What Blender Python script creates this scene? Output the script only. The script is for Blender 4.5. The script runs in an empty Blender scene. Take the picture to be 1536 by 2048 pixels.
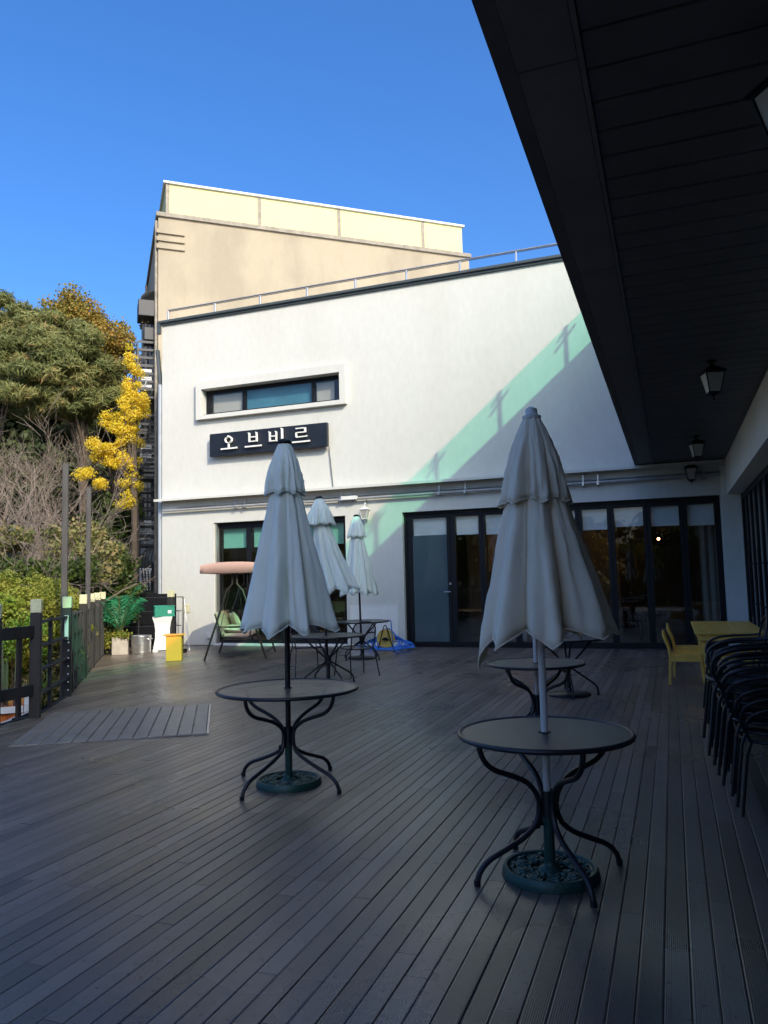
import bpy, math, random
import numpy as np
from mathutils import Vector, Matrix
rnd = random.Random(7)
PI = math.pi
sc = bpy.context.scene
COL = sc.collection

# ------------------------------------------------------------------ camera
cam_d = bpy.data.cameras.new("camera")
cam = bpy.data.objects.new("camera", cam_d); COL.objects.link(cam)
cam_d.sensor_fit = 'VERTICAL'; cam_d.sensor_height = 36.0; cam_d.sensor_width = 27.0
cam_d.lens = 1535.0 / 2048.0 * 36.0
cam_d.clip_start = 0.05; cam_d.clip_end = 2000
R = Matrix(((0.93628144, 0.05304856, 0.34722171), (0.35040217, -0.07239212, -0.93379746), (-0.02440049, 0.99596447, -0.08636772)))
cam.matrix_world = Matrix.Translation((0, 0, 1.55)) @ R.to_4x4()
sc.camera = cam

# ------------------------------------------------------------------ world, sun, exposure
SUN = Vector((1.10, -1.0, 0.932)).normalized()
elev = math.asin(SUN.z)
world = bpy.data.worlds.new("World"); sc.world = world; world.use_nodes = True
nt = world.node_tree; nt.nodes.clear()
sky = nt.nodes.new('ShaderNodeTexSky'); sky.sky_type = 'NISHITA'; sky.sun_disc = False
sky.sun_elevation = elev; sky.sun_rotation = math.atan2(SUN.x, SUN.y)
sky.altitude = 0; sky.air_density = 1.0; sky.dust_density = 4.6; sky.ozone_density = 6.0
bg = nt.nodes.new('ShaderNodeBackground'); bg.inputs[1].default_value = 0.15
out = nt.nodes.new('ShaderNodeOutputWorld')
hs = nt.nodes.new('ShaderNodeHueSaturation'); hs.inputs['Saturation'].default_value = 1.22; hs.inputs['Hue'].default_value = 0.506; nt.links.new(sky.outputs[0], hs.inputs['Color']); nt.links.new(hs.outputs[0], bg.inputs[0]); nt.links.new(bg.outputs[0], out.inputs[0])
sun_d = bpy.data.lights.new("sun", 'SUN'); sun_d.energy = 2.0; sun_d.angle = math.radians(0.5); sun_d.color = (1.0, 0.88, 0.66)
sun = bpy.data.objects.new("sun", sun_d); COL.objects.link(sun)
sun.rotation_euler = SUN.to_track_quat('Z', 'Y').to_euler()
sc.view_settings.view_transform = 'Standard'; sc.view_settings.look = 'None'
sc.view_settings.exposure = 1.0; sc.view_settings.gamma = 1.0; sc.view_settings.use_curve_mapping = False
sc.cycles.max_bounces = 8; sc.cycles.transparent_max_bounces = 16

# ------------------------------------------------------------------ materials
def mat(name, col, rough=0.6, metal=0.0, var=0.0, vscale=4.0, bump=0.0, bscale=60.0, spec=0.5, stretch=(1, 1, 1), col2=None, transl=0.0, sheen=0.0):
    m = bpy.data.materials.new(name); m.use_nodes = True
    t = m.node_tree; n = t.nodes; b = n['Principled BSDF']; o = n['Material Output']
    b.inputs['Base Color'].default_value = (*col, 1); b.inputs['Roughness'].default_value = rough
    b.inputs['Metallic'].default_value = metal; b.inputs['Specular IOR Level'].default_value = spec
    tc = n.new('ShaderNodeTexCoord'); mp = n.new('ShaderNodeMapping'); mp.inputs['Scale'].default_value = stretch
    t.links.new(tc.outputs['Object'], mp.inputs['Vector'])
    if var > 0:
        nz = n.new('ShaderNodeTexNoise'); nz.inputs['Scale'].default_value = vscale; nz.inputs['Detail'].default_value = 6
        nz.inputs['Roughness'].default_value = 0.65
        t.links.new(mp.outputs[0], nz.inputs['Vector'])
        cr = n.new('ShaderNodeValToRGB'); cr.color_ramp.elements[0].position = 0.3; cr.color_ramp.elements[1].position = 0.7
        c2 = col2 if col2 else tuple(c * (1 - var) for c in col)
        cr.color_ramp.elements[0].color = (*c2, 1); cr.color_ramp.elements[1].color = (*[min(1, c * (1 + var * .4)) for c in col], 1)
        t.links.new(nz.outputs[0], cr.inputs[0]); t.links.new(cr.outputs[0], b.inputs['Base Color'])
        mr = n.new('ShaderNodeMapRange'); mr.inputs[3].default_value = rough * 0.85; mr.inputs[4].default_value = min(1, rough * 1.2)
        t.links.new(nz.outputs[0], mr.inputs[0]); t.links.new(mr.outputs[0], b.inputs['Roughness'])
    if bump > 0:
        nb = n.new('ShaderNodeTexNoise'); nb.inputs['Scale'].default_value = bscale; nb.inputs['Detail'].default_value = 4
        t.links.new(mp.outputs[0], nb.inputs['Vector'])
        bp = n.new('ShaderNodeBump'); bp.inputs['Strength'].default_value = bump; bp.inputs['Distance'].default_value = 0.01
        t.links.new(nb.outputs[0], bp.inputs['Height']); t.links.new(bp.outputs[0], b.inputs['Normal'])
    if transl > 0:
        tr = n.new('ShaderNodeBsdfTranslucent'); mx = n.new('ShaderNodeMixShader'); mx.inputs[0].default_value = transl
        if b.inputs['Base Color'].links: t.links.new(b.inputs['Base Color'].links[0].from_socket, tr.inputs[0])
        else: tr.inputs[0].default_value = (*col, 1)
        t.links.new(b.outputs[0], mx.inputs[1]); t.links.new(tr.outputs[0], mx.inputs[2]); t.links.new(mx.outputs[0], o.inputs[0])
    return m

def glass(name, tint=(0.85, 0.9, 0.9), ior=1.5, fac_add=0.0):
    m = bpy.data.materials.new(name); m.use_nodes = True
    t = m.node_tree; n = t.nodes; n.clear()
    o = n.new('ShaderNodeOutputMaterial'); tr = n.new('ShaderNodeBsdfTransparent'); tr.inputs[0].default_value = (*tint, 1)
    gl = n.new('ShaderNodeBsdfGlossy'); gl.inputs['Roughness'].default_value = 0.015
    fr = n.new('ShaderNodeFresnel'); ge = n.new('ShaderNodeNewGeometry'); io = n.new('ShaderNodeMapRange')
    io.inputs[3].default_value = ior; io.inputs[4].default_value = 1 / ior     # leaving the pane: no total reflection
    t.links.new(ge.outputs['Backfacing'], io.inputs[0]); t.links.new(io.outputs[0], fr.inputs[0])
    ma = n.new('ShaderNodeMath'); ma.operation = 'ADD'; ma.inputs[1].default_value = fac_add; ma.use_clamp = True
    mx = n.new('ShaderNodeMixShader')
    t.links.new(fr.outputs[0], ma.inputs[0]); t.links.new(ma.outputs[0], mx.inputs[0])
    t.links.new(tr.outputs[0], mx.inputs[1]); t.links.new(gl.outputs[0], mx.inputs[2]); t.links.new(mx.outputs[0], o.inputs[0])
    return m

def emit(name, col, s):
    m = bpy.data.materials.new(name); m.use_nodes = True
    b = m.node_tree.nodes['Principled BSDF']; b.inputs['Emission Color'].default_value = (*col, 1); b.inputs['Emission Strength'].default_value = s
    return m

def leafmat(name, cols, transl=0.35, rough=0.6, scale=0.9):
    """colour varies per clump (noise in world space) and per leaf (random attribute)"""
    m = bpy.data.materials.new(name); m.use_nodes = True
    t = m.node_tree; n = t.nodes; b = n['Principled BSDF']; o = n['Material Output']
    b.inputs['Roughness'].default_value = rough; b.inputs['Specular IOR Level'].default_value = 0.25
    at = n.new('ShaderNodeAttribute'); at.attribute_name = 'tint'
    cr = n.new('ShaderNodeValToRGB'); e = cr.color_ramp.elements
    while len(e) < len(cols): e.new(0.5)
    for i, c in enumerate(cols): e[i].position = i / max(1, len(cols) - 1); e[i].color = (*c, 1)
    t.links.new(at.outputs['Fac'], cr.inputs[0]); t.links.new(cr.outputs[0], b.inputs['Base Color'])
    tr = n.new('ShaderNodeBsdfTranslucent'); mx = n.new('ShaderNodeMixShader'); mx.inputs[0].default_value = transl
    t.links.new(cr.outputs[0], tr.inputs[0]); t.links.new(b.outputs[0], mx.inputs[1]); t.links.new(tr.outputs[0], mx.inputs[2]); t.links.new(mx.outputs[0], o.inputs[0])
    return m

def plaster(name, col, stain, amt, bump=0.25):
    """painted render with vertical run-off streaks and blotches"""
    m = bpy.data.materials.new(name); m.use_nodes = True
    t = m.node_tree; n = t.nodes; b = n['Principled BSDF']; b.inputs['Roughness'].default_value = 0.85; b.inputs['Specular IOR Level'].default_value = 0.2
    tc = n.new('ShaderNodeTexCoord')
    def noise(scale, sx, detail=5):
        mp = n.new('ShaderNodeMapping'); mp.inputs['Scale'].default_value = sx; t.links.new(tc.outputs['Object'], mp.inputs[0])
        z = n.new('ShaderNodeTexNoise'); z.inputs['Scale'].default_value = scale; z.inputs['Detail'].default_value = detail; t.links.new(mp.outputs[0], z.inputs[0]); return z
    a = noise(1.3, (1, 1, 0.22)); c = noise(0.55, (1, 1, 1), 3); d = noise(45, (1, 1, 1), 3); e = noise(9, (1, 1, 0.5), 4)
    mul = n.new('ShaderNodeMath'); mul.operation = 'MULTIPLY'; t.links.new(a.outputs[0], mul.inputs[0]); t.links.new(c.outputs[0], mul.inputs[1])
    mr = n.new('ShaderNodeMapRange'); mr.inputs[1].default_value = 0.18; mr.inputs[2].default_value = 0.36; mr.inputs[3].default_value = 0; mr.inputs[4].default_value = amt
    t.links.new(mul.outputs[0], mr.inputs[0])
    mx = n.new('ShaderNodeMix'); mx.data_type = 'RGBA'; mx.inputs[6].default_value = (*col, 1); mx.inputs[7].default_value = (*stain, 1)
    t.links.new(mr.outputs[0], mx.inputs[0])
    m2 = n.new('ShaderNodeMix'); m2.data_type = 'RGBA'; m2.blend_type = 'MULTIPLY'; m2.inputs[0].default_value = 0.14
    t.links.new(mx.outputs[2], m2.inputs[6]); t.links.new(e.outputs[0], m2.inputs[7]); t.links.new(m2.outputs[2], b.inputs['Base Color'])
    bp = n.new('ShaderNodeBump'); bp.inputs['Strength'].default_value = bump; bp.inputs['Distance'].default_value = 0.006
    t.links.new(d.outputs[0], bp.inputs['Height']); t.links.new(bp.outputs[0], b.inputs['Normal'])
    return m

M = {}
M['wall'] = plaster('white_plaster', (0.635, 0.635, 0.59), (0.57, 0.56, 0.50), 0.38)
M['wall2'] = plaster('shade_lift_plaster', (0.86, 0.85, 0.78), (0.74, 0.72, 0.64), 0.4)  # brighter copy of the wall white, lifts the shaded beam and pier
M['tan'] = plaster('tan_render', (0.395, 0.345, 0.255), (0.30, 0.26, 0.195), 0.7)
M['cream'] = mat('cream_panel', (0.60, 0.575, 0.31), 0.9, var=0.05, vscale=1.5, spec=0.1)
M['tangrey'] = mat('weathered_coping', (0.30, 0.27, 0.22), 0.8, var=0.4, vscale=5, bump=0.3)
M['coping'] = mat('dark_coping', (0.055, 0.07, 0.075), 0.45, var=0.2, vscale=3)
M['steel'] = mat('railing_steel', (0.55, 0.55, 0.55), 0.35, 0.8, var=0.15, vscale=8)
M['black'] = mat('black_frame', (0.008, 0.009, 0.012), 0.5, var=0.3, vscale=7, spec=0.25)
M['blackmetal'] = mat('black_powder_coat', (0.014, 0.014, 0.020), 0.38, 0.2, var=0.25, vscale=15, bump=0.08, bscale=180)
M['tabletop'] = mat('charcoal_sheet', (0.034, 0.033, 0.038), 0.38, 0.1, var=0.45, vscale=9, bump=0.05, bscale=120)
M['soffit'] = mat('soffit_board', (0.085, 0.085, 0.09), 0.55, var=0.35, vscale=2.5, bump=0.08, bscale=20)
M['softrim'] = mat('soffit_trim', (0.12, 0.122, 0.13), 0.5, var=0.3, vscale=2)
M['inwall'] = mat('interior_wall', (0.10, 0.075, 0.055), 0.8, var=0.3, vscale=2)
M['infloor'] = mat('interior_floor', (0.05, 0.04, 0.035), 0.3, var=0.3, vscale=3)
M['blind'] = mat('roller_blind', (0.88, 0.90, 0.90), 0.8, var=0.05, vscale=3, transl=0.25)
M['blindg'] = mat('green_roller_blind', (0.22, 0.56, 0.44), 0.8, var=0.05, vscale=3, transl=0.3)
M['blindb'] = mat('blue_blind', (0.06, 0.19, 0.26), 0.6, var=0.2, vscale=3)
M['insect'] = mat('insect_screen', (0.42, 0.38, 0.34), 0.9, var=0.1, vscale=40)
M['curtain'] = mat('curtain', (0.30, 0.26, 0.22), 0.9, var=0.15, vscale=6)
M['gl'] = glass('window_glass', (0.94, 0.97, 0.97), 1.5, 0.0)
M['glfilm'] = mat('filmed_glass', (0.075, 0.11, 0.125), 0.04, var=0.12, vscale=1.2)
M['glgreen'] = glass('green_glass', (0.52, 0.96, 0.79), 1.45, 0.0)
M['letter'] = mat('white_letter', (0.82, 0.81, 0.76), 0.5, var=0.04)
M['sign'] = mat('sign_board', (0.012, 0.014, 0.020), 0.35, var=0.4, vscale=2)
M['white'] = mat('white_paint', (0.75, 0.75, 0.72), 0.5, var=0.06, vscale=5)
M['whitemetal'] = mat('white_pole', (0.62, 0.62, 0.60), 0.4, var=0.06, vscale=8)
M['fabric'] = mat('cream_canvas', (0.94, 0.84, 0.66), 0.9, var=0.16, vscale=5, bump=0.55, bscale=13, stretch=(1, 1, .14), transl=0.16, spec=0.15)
M['fabricb'] = mat('shade_tinted_canvas', (0.84, 0.90, 0.82), 0.9, var=0.16, vscale=5, bump=0.55, bscale=13, stretch=(1, 1, .14), transl=0.16, spec=0.15)  # same canvas with the cool tone of shade mixed into its colour
M['green_iron'] = mat('green_cast_iron', (0.020, 0.072, 0.062), 0.42, 0.3, var=0.35, vscale=30, bump=0.25, bscale=90)
M['pipe'] = mat('grey_conduit', (0.36, 0.37, 0.38), 0.5, 0.2, var=0.2, vscale=6)
M['pipe_blue'] = mat('grey_downpipe', (0.36, 0.40, 0.44), 0.5, var=0.12, vscale=3)
M['lantern_glass'] = mat('frosted_lantern_glass', (0.55, 0.55, 0.50), 0.35, var=0.15, vscale=12, transl=0.3)
M['fence'] = mat('dark_fence_timber', (0.022, 0.020, 0.020), 0.6, var=0.5, vscale=6, bump=0.4, bscale=30, stretch=(1, 1, .2))
M['fencegrey'] = mat('dark_grey_fence_panel', (0.035, 0.036, 0.036), 0.55, var=0.25, vscale=6, bump=0.1)
M['cap'] = mat('pale_post_cap', (0.66, 0.64, 0.40), 0.55, var=0.15, vscale=18)
M['polemat'] = mat('weathered_timber_pole', (0.075, 0.070, 0.068), 0.7, var=0.45, vscale=10, bump=0.4, bscale=30, stretch=(1, 1, .15))
M['pink'] = mat('pink_canopy_cloth', (0.62, 0.40, 0.34), 0.85, var=0.08, vscale=2)
M['brown_metal'] = mat('bronze_tube', (0.045, 0.034, 0.026), 0.4, 0.3, var=0.2)
M['cushion'] = mat('pale_cushion', (0.55, 0.52, 0.34), 0.9, var=0.15, vscale=9, bump=0.2, bscale=60)
M['cushion2'] = mat('striped_cushion', (0.58, 0.40, 0.30), 0.9, var=0.25, vscale=9, stretch=(1, 6, 1))
M['yellow'] = mat('yellow_plastic', (0.92, 0.42, 0.05), 0.5, var=0.06, vscale=4)
M['mustard'] = mat('mustard_paint', (1.0, 0.57, 0.11), 0.4, var=0.18, vscale=6)
M['crate'] = mat('green_plastic', (0.015, 0.23, 0.15), 0.45, var=0.1, vscale=8)
M['alu'] = mat('aluminium_pot', (0.60, 0.60, 0.60), 0.32, 0.85, var=0.15, vscale=9, bump=0.08)
M['concrete'] = mat('concrete', (0.46, 0.42, 0.36), 0.85, var=0.25, vscale=7, bump=0.3, bscale=50)
M['plasticw'] = mat('white_plastic', (0.74, 0.74, 0.74), 0.5, var=0.05)
M['hose'] = mat('blue_hose', (0.02, 0.17, 0.62), 0.4, var=0.1)
M['reel'] = mat('yellow_reel', (0.55, 0.42, 0.10), 0.5, var=0.2)
M['bark'] = mat('bark', (0.10, 0.075, 0.055), 0.9, var=0.4, vscale=8, bump=0.6, bscale=25, stretch=(1, 1, .25))
M['twig'] = mat('bare_twig', (0.22, 0.175, 0.14), 0.9, var=0.3, vscale=3)
M['palmstem'] = mat('palm_stem', (0.06, 0.10, 0.03), 0.7, var=0.2)
M['acwhite'] = mat('condenser_casing', (0.68, 0.69, 0.69), 0.55, var=0.2, vscale=5)
M['rackm'] = mat('rack_metal', (0.035, 0.037, 0.042), 0.5, 0.3, var=0.3, vscale=6)
M['orange'] = mat('orange_corrugated', (0.70, 0.20, 0.05), 0.55, var=0.15, vscale=4)
M['metal_edge'] = mat('metal_edge', (0.50, 0.50, 0.48), 0.35, 0.8)
M['paper'] = mat('picture_print', (0.12, 0.09, 0.075), 0.6, var=0.8, vscale=6, col2=(0.35, 0.22, 0.16))
M['wood'] = mat('frame_wood', (0.30, 0.20, 0.10), 0.5, var=0.3, vscale=9)
M['bulb'] = emit('warm_bulb', (1.0, 0.45, 0.16), 30.0)
M['bulbw'] = emit('white_bulb', (1.0, 0.86, 0.66), 30.0)
M['seatmesh'] = None

def meshmat(name, col, freq, hole=0.45):
    """expanded metal sheet: real see-through perforations by object coordinates"""
    m = bpy.data.materials.new(name); m.use_nodes = True
    t = m.node_tree; n = t.nodes; b = n['Principled BSDF']; o = n['Material Output']
    b.inputs['Base Color'].default_value = (*col, 1); b.inputs['Roughness'].default_value = 0.35; b.inputs['Metallic'].default_value = 0.3
    tc = n.new('ShaderNodeTexCoord'); sx = n.new('ShaderNodeSeparateXYZ'); t.links.new(tc.outputs['Object'], sx.inputs[0])
    outs = []
    for a, sgn in ((0, 1), (1, -1)):
        ad = n.new('ShaderNodeMath'); ad.operation = 'MULTIPLY_ADD'; ad.inputs[1].default_value = 0.6 * sgn
        az = n.new('ShaderNodeMath'); az.operation = 'MULTIPLY_ADD'; az.inputs[1].default_value = 0.8; t.links.new(sx.outputs[2], az.inputs[0]); t.links.new(sx.outputs[0], az.inputs[2])
        t.links.new(sx.outputs[1], ad.inputs[0]); t.links.new(az.outputs[0], ad.inputs[2])
        mu = n.new('ShaderNodeMath'); mu.operation = 'MULTIPLY'; mu.inputs[1].default_value = freq; t.links.new(ad.outputs[0], mu.inputs[0])
        fr = n.new('ShaderNodeMath'); fr.operation = 'FRACT'; t.links.new(mu.outputs[0], fr.inputs[0])
        gt = n.new('ShaderNodeMath'); gt.operation = 'GREATER_THAN'; gt.inputs[1].default_value = 1 - math.sqrt(hole); t.links.new(fr.outputs[0], gt.inputs[0]); outs.append(gt)
    mu = n.new('ShaderNodeMath'); mu.operation = 'MULTIPLY'; t.links.new(outs[0].outputs[0], mu.inputs[0]); t.links.new(outs[1].outputs[0], mu.inputs[1])
    tr = n.new('ShaderNodeBsdfTransparent'); mx = n.new('ShaderNodeMixShader')
    t.links.new(mu.outputs[0], mx.inputs[0]); t.links.new(b.outputs[0], mx.inputs[1]); t.links.new(tr.outputs[0], mx.inputs[2]); t.links.new(mx.outputs[0], o.inputs[0])
    return m
M['meshtop'] = meshmat('mesh_tabletop', (0.085, 0.085, 0.090), 48, 0.22)
M['seatmesh'] = meshmat('mesh_seat', (0.02, 0.02, 0.024), 150, 0.45)

# deck plank material: ribs, per-plank tint, dirt
def deckmat():
    m = bpy.data.materials.new('composite_decking'); m.use_nodes = True
    t = m.node_tree; n = t.nodes; b = n['Principled BSDF']; b.inputs['Specular IOR Level'].default_value = 0.5
    at = n.new('ShaderNodeAttribute'); at.attribute_name = 'tint'
    tc = n.new('ShaderNodeTexCoord')
    cr = n.new('ShaderNodeValToRGB'); e = cr.color_ramp.elements
    e[0].color = (0.090, 0.070, 0.055, 1); e[1].color = (0.190, 0.148, 0.116, 1)
    t.links.new(at.outputs['Fac'], cr.inputs[0])
    mp = n.new('ShaderNodeMapping'); mp.inputs['Scale'].default_value = (1, .35, 1); t.links.new(tc.outputs['Object'], mp.inputs[0])
    nz = n.new('ShaderNodeTexNoise'); nz.inputs['Scale'].default_value = 3.0; nz.inputs['Detail'].default_value = 8; nz.inputs['Roughness'].default_value = 0.7
    t.links.new(mp.outputs[0], nz.inputs[0])
    nl = n.new('ShaderNodeTexNoise'); nl.inputs['Scale'].default_value = 0.6; nl.inputs['Detail'].default_value = 4; t.links.new(tc.outputs['Object'], nl.inputs[0])
    ns = n.new('ShaderNodeTexNoise'); ns.inputs['Scale'].default_value = 26; ns.inputs['Detail'].default_value = 5; t.links.new(tc.outputs['Object'], ns.inputs[0])
    mr = n.new('ShaderNodeMapRange'); mr.inputs[1].default_value = 0.3; mr.inputs[2].default_value = 0.7; mr.inputs[3].default_value = 0.72; mr.inputs[4].default_value = 1.25
    t.links.new(nz.outputs[0], mr.inputs[0])
    vm = n.new('ShaderNodeVectorMath'); vm.operation = 'SCALE'; t.links.new(cr.outputs[0], vm.inputs[0]); t.links.new(mr.outputs[0], vm.inputs['Scale'])
    # dark dirt specks
    sp = n.new('ShaderNodeMapRange'); sp.inputs[1].default_value = 0.30; sp.inputs[2].default_value = 0.38; sp.inputs[3].default_value = 0.45; sp.inputs[4].default_value = 1.0
    t.links.new(ns.outputs[0], sp.inputs[0])
    v2 = n.new('ShaderNodeVectorMath'); v2.operation = 'SCALE'; t.links.new(vm.outputs[0], v2.inputs[0]); t.links.new(sp.outputs[0], v2.inputs['Scale'])
    t.links.new(v2.outputs[0], b.inputs['Base Color'])
    rr = n.new('ShaderNodeMapRange'); rr.inputs[1].default_value = 0.3; rr.inputs[2].default_value = 0.7; rr.inputs[3].default_value = 0.22; rr.inputs[4].default_value = 0.40
    t.links.new(nl.outputs[0], rr.inputs[0]); t.links.new(rr.outputs[0], b.inputs['Roughness'])
    wv = n.new('ShaderNodeTexWave'); wv.bands_direction = 'X'; wv.inputs['Scale'].default_value = 38.0; wv.inputs['Distortion'].default_value = 0.0
    t.links.new(tc.outputs['Object'], wv.inputs[0])
    ad = n.new('ShaderNodeMath'); ad.operation = 'MULTIPLY_ADD'; ad.inputs[1].default_value = 0.6
    t.links.new(ns.outputs[0], ad.inputs[0]); t.links.new(wv.outputs['Fac'], ad.inputs[2])
    bp = n.new('ShaderNodeBump'); bp.inputs['Strength'].default_value = 0.35; bp.inputs['Distance'].default_value = 0.0022
    t.links.new(ad.outputs[0], bp.inputs['Height']); t.links.new(bp.outputs[0], b.inputs['Normal'])
    return m
M['deck'] = deckmat(); M['deck'].node_tree.nodes['Principled BSDF'].inputs['Specular IOR Level'].default_value = 0.68

# ------------------------------------------------------------------ mesh helpers
class MB:
    def __init__(s): s.v = []; s.f = []; s.mi = []
    def face(s, pts, mi=0):
        i = len(s.v); s.v += [tuple(p) for p in pts]; s.f.append(tuple(range(i, i + len(pts)))); s.mi.append(mi)
    def box(s, a, b, mi=0, bev=0.0):
        (x0, y0, z0), (x1, y1, z1) = a, b
        x0, x1 = min(x0, x1), max(x0, x1); y0, y1 = min(y0, y1), max(y0, y1); z0, z1 = min(z0, z1), max(z0, z1)
        return s.obox(Vector(((x0 + x1) / 2, (y0 + y1) / 2, (z0 + z1) / 2)), Vector((1, 0, 0)), Vector((0, 1, 0)), Vector((0, 0, 1)), (x1 - x0) / 2, (y1 - y0) / 2, (z1 - z0) / 2, mi, bev)
    def obox(s, c, ax, ay, az, hx, hy, hz, mi=0, bev=0.0):
        c, ax, ay, az = Vector(c), Vector(ax).normalized(), Vector(ay).normalized(), Vector(az).normalized()
        i = len(s.v); h = (hx, hy, hz); A = (ax, ay, az)
        if bev <= 0:
            for dz in (-1, 1):
                for dy in (-1, 1):
                    for dx in (-1, 1): s.v.append(tuple(c + ax * hx * dx + ay * hy * dy + az * hz * dz))
            for q in ((0, 2, 3, 1), (4, 5, 7, 6), (0, 1, 5, 4), (2, 6, 7, 3), (0, 4, 6, 2), (1, 3, 7, 5)): s.f.append(tuple(i + k for k in q)); s.mi.append(mi)
            return
        b = min(bev, .45 * min(h))
        idx = {}
        for sx in (-1, 1):
            for sy in (-1, 1):
                for sz in (-1, 1):
                    for k in range(3):
                        hh = [h[0] - b, h[1] - b, h[2] - b]; hh[k] = h[k]
                        idx[(sx, sy, sz, k)] = len(s.v)
                        s.v.append(tuple(c + ax * hh[0] * sx + ay * hh[1] * sy + az * hh[2] * sz))
        def add(q, nrm):
            P = [Vector(s.v[j]) for j in q]
            n = (P[1] - P[0]).cross(P[2] - P[0])
            if n.dot(nrm) < 0: q = q[::-1]
            s.f.append(tuple(q)); s.mi.append(mi)
        for k in range(3):
            o1, o2 = [j for j in range(3) if j != k]
            for sg in (-1, 1):
                q = []
                for (a1, a2) in ((-1, -1), (1, -1), (1, 1), (-1, 1)):
                    sv = [0, 0, 0]; sv[k] = sg; sv[o1] = a1; sv[o2] = a2; q.append(idx[(*sv, k)])
                add(q, A[k] * sg)
        for k in range(3):      # edges parallel to axis k
            o1, o2 = [j for j in range(3) if j != k]
            for a1 in (-1, 1):
                for a2 in (-1, 1):
                    sv = [0, 0, 0]; sv[o1] = a1; sv[o2] = a2
                    lo = list(sv); lo[k] = -1; hi = list(sv); hi[k] = 1
                    add([idx[(*lo, o1)], idx[(*hi, o1)], idx[(*hi, o2)], idx[(*lo, o2)]], A[o1] * a1 + A[o2] * a2)
        for sx in (-1, 1):
            for sy in (-1, 1):
                for sz in (-1, 1): add([idx[(sx, sy, sz, k)] for k in range(3)], ax * sx + ay * sy + az * sz)
    def bar(s, p, q, w, h=None, up=(0, 0, 1), mi=0, bev=0.0):
        p, q = Vector(p), Vector(q); h = h or w; d = q - p; L = d.length
        if L < 1e-6: return
        d /= L; up = Vector(up)
        if abs(d.dot(up)) > .98: up = Vector((0, 1, 0)) if abs(d.y) < .9 else Vector((1, 0, 0))
        a = d.cross(up).normalized(); b = a.cross(d)
        s.obox((p + q) / 2, d, a, b, L / 2, w / 2, h / 2, mi, bev)
    def tube(s, pts, r, n=8, mi=0, closed=False, caps=True):
        pts = [Vector(p) for p in pts]; k = len(pts)
        rs = r if isinstance(r, (list, tuple)) else [r] * k
        T = []
        for i in range(k):
            if closed: d = pts[(i + 1) % k] - pts[i - 1]
            else: d = pts[min(i + 1, k - 1)] - pts[max(i - 1, 0)]
            T.append(d.normalized() if d.length > 1e-9 else Vector((0, 0, 1)))
        ref = Vector((0, 0, 1)) if abs(T[0].z) < .9 else Vector((1, 0, 0))
        a = T[0].cross(ref).normalized(); base = len(s.v)
        for i in range(k):
            a = (a - T[i] * a.dot(T[i]))
            a = a.normalized() if a.length > 1e-6 else T[i].orthogonal().normalized()
            b = T[i].cross(a)
            for j in range(n):
                th = 2 * PI * j / n
                s.v.append(tuple(pts[i] + (a * math.cos(th) + b * math.sin(th)) * rs[i]))
        m = k if closed else k - 1
        for i in range(m):
            for j in range(n):
                A = base + i * n + j; B = base + i * n + (j + 1) % n; Cc = base + ((i + 1) % k) * n + (j + 1) % n; D = base + ((i + 1) % k) * n + j
                s.f.append((A, B, Cc, D)); s.mi.append(mi)
        if caps and not closed:
            s.f.append(tuple(base + j for j in range(n))[::-1]); s.mi.append(mi)
            s.f.append(tuple(base + (k - 1) * n + j for j in range(n))); s.mi.append(mi)
    def lathe(s, prof, c=(0, 0, 0), n=24, mi=0, cap=True):
        base = len(s.v); c = Vector(c); k = len(prof)
        for (r, z) in prof:
            for j in range(n):
                th = 2 * PI * j / n; s.v.append((c.x + r * math.cos(th), c.y + r * math.sin(th), c.z + z))
        for i in range(k - 1):
            for j in range(n):
                s.f.append((base + i * n + j, base + i * n + (j + 1) % n, base + (i + 1) * n + (j + 1) % n, base + (i + 1) * n + j)); s.mi.append(mi)
        if cap:
            if prof[0][0] > 1e-4: s.f.append(tuple(base + j for j in range(n))[::-1]); s.mi.append(mi)
            if prof[-1][0] > 1e-4: s.f.append(tuple(base + (k - 1) * n + j for j in range(n))); s.mi.append(mi)
    def build(s, name, m, parent=None, smooth=True, ang=35, loc=None, rotz=0, merge=False):
        if merge:
            key = {}; mp = []; nv = []
            for p in s.v:
                k = tuple(round(c, 4) for c in p)
                if k not in key: key[k] = len(nv); nv.append(p)
                mp.append(key[k])
            s.v = nv; s.f = [tuple(mp[i] for i in f) for f in s.f]
        me = bpy.data.meshes.new(name); me.from_pydata(s.v, [], s.f)
        ms = m if isinstance(m, (list, tuple)) else [m]
        for x in ms: me.materials.append(x)
        if len(ms) > 1: me.polygons.foreach_set('material_index', s.mi)
        if smooth:
            me.polygons.foreach_set('use_smooth', [True] * len(me.polygons)); me.set_sharp_from_angle(angle=math.radians(ang))
        me.update()
        o = bpy.data.objects.new(name, me); COL.objects.link(o)
        if parent: o.parent = parent
        if loc is not None: o.location = loc
        if rotz: o.rotation_euler.z = rotz
        return o

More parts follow.
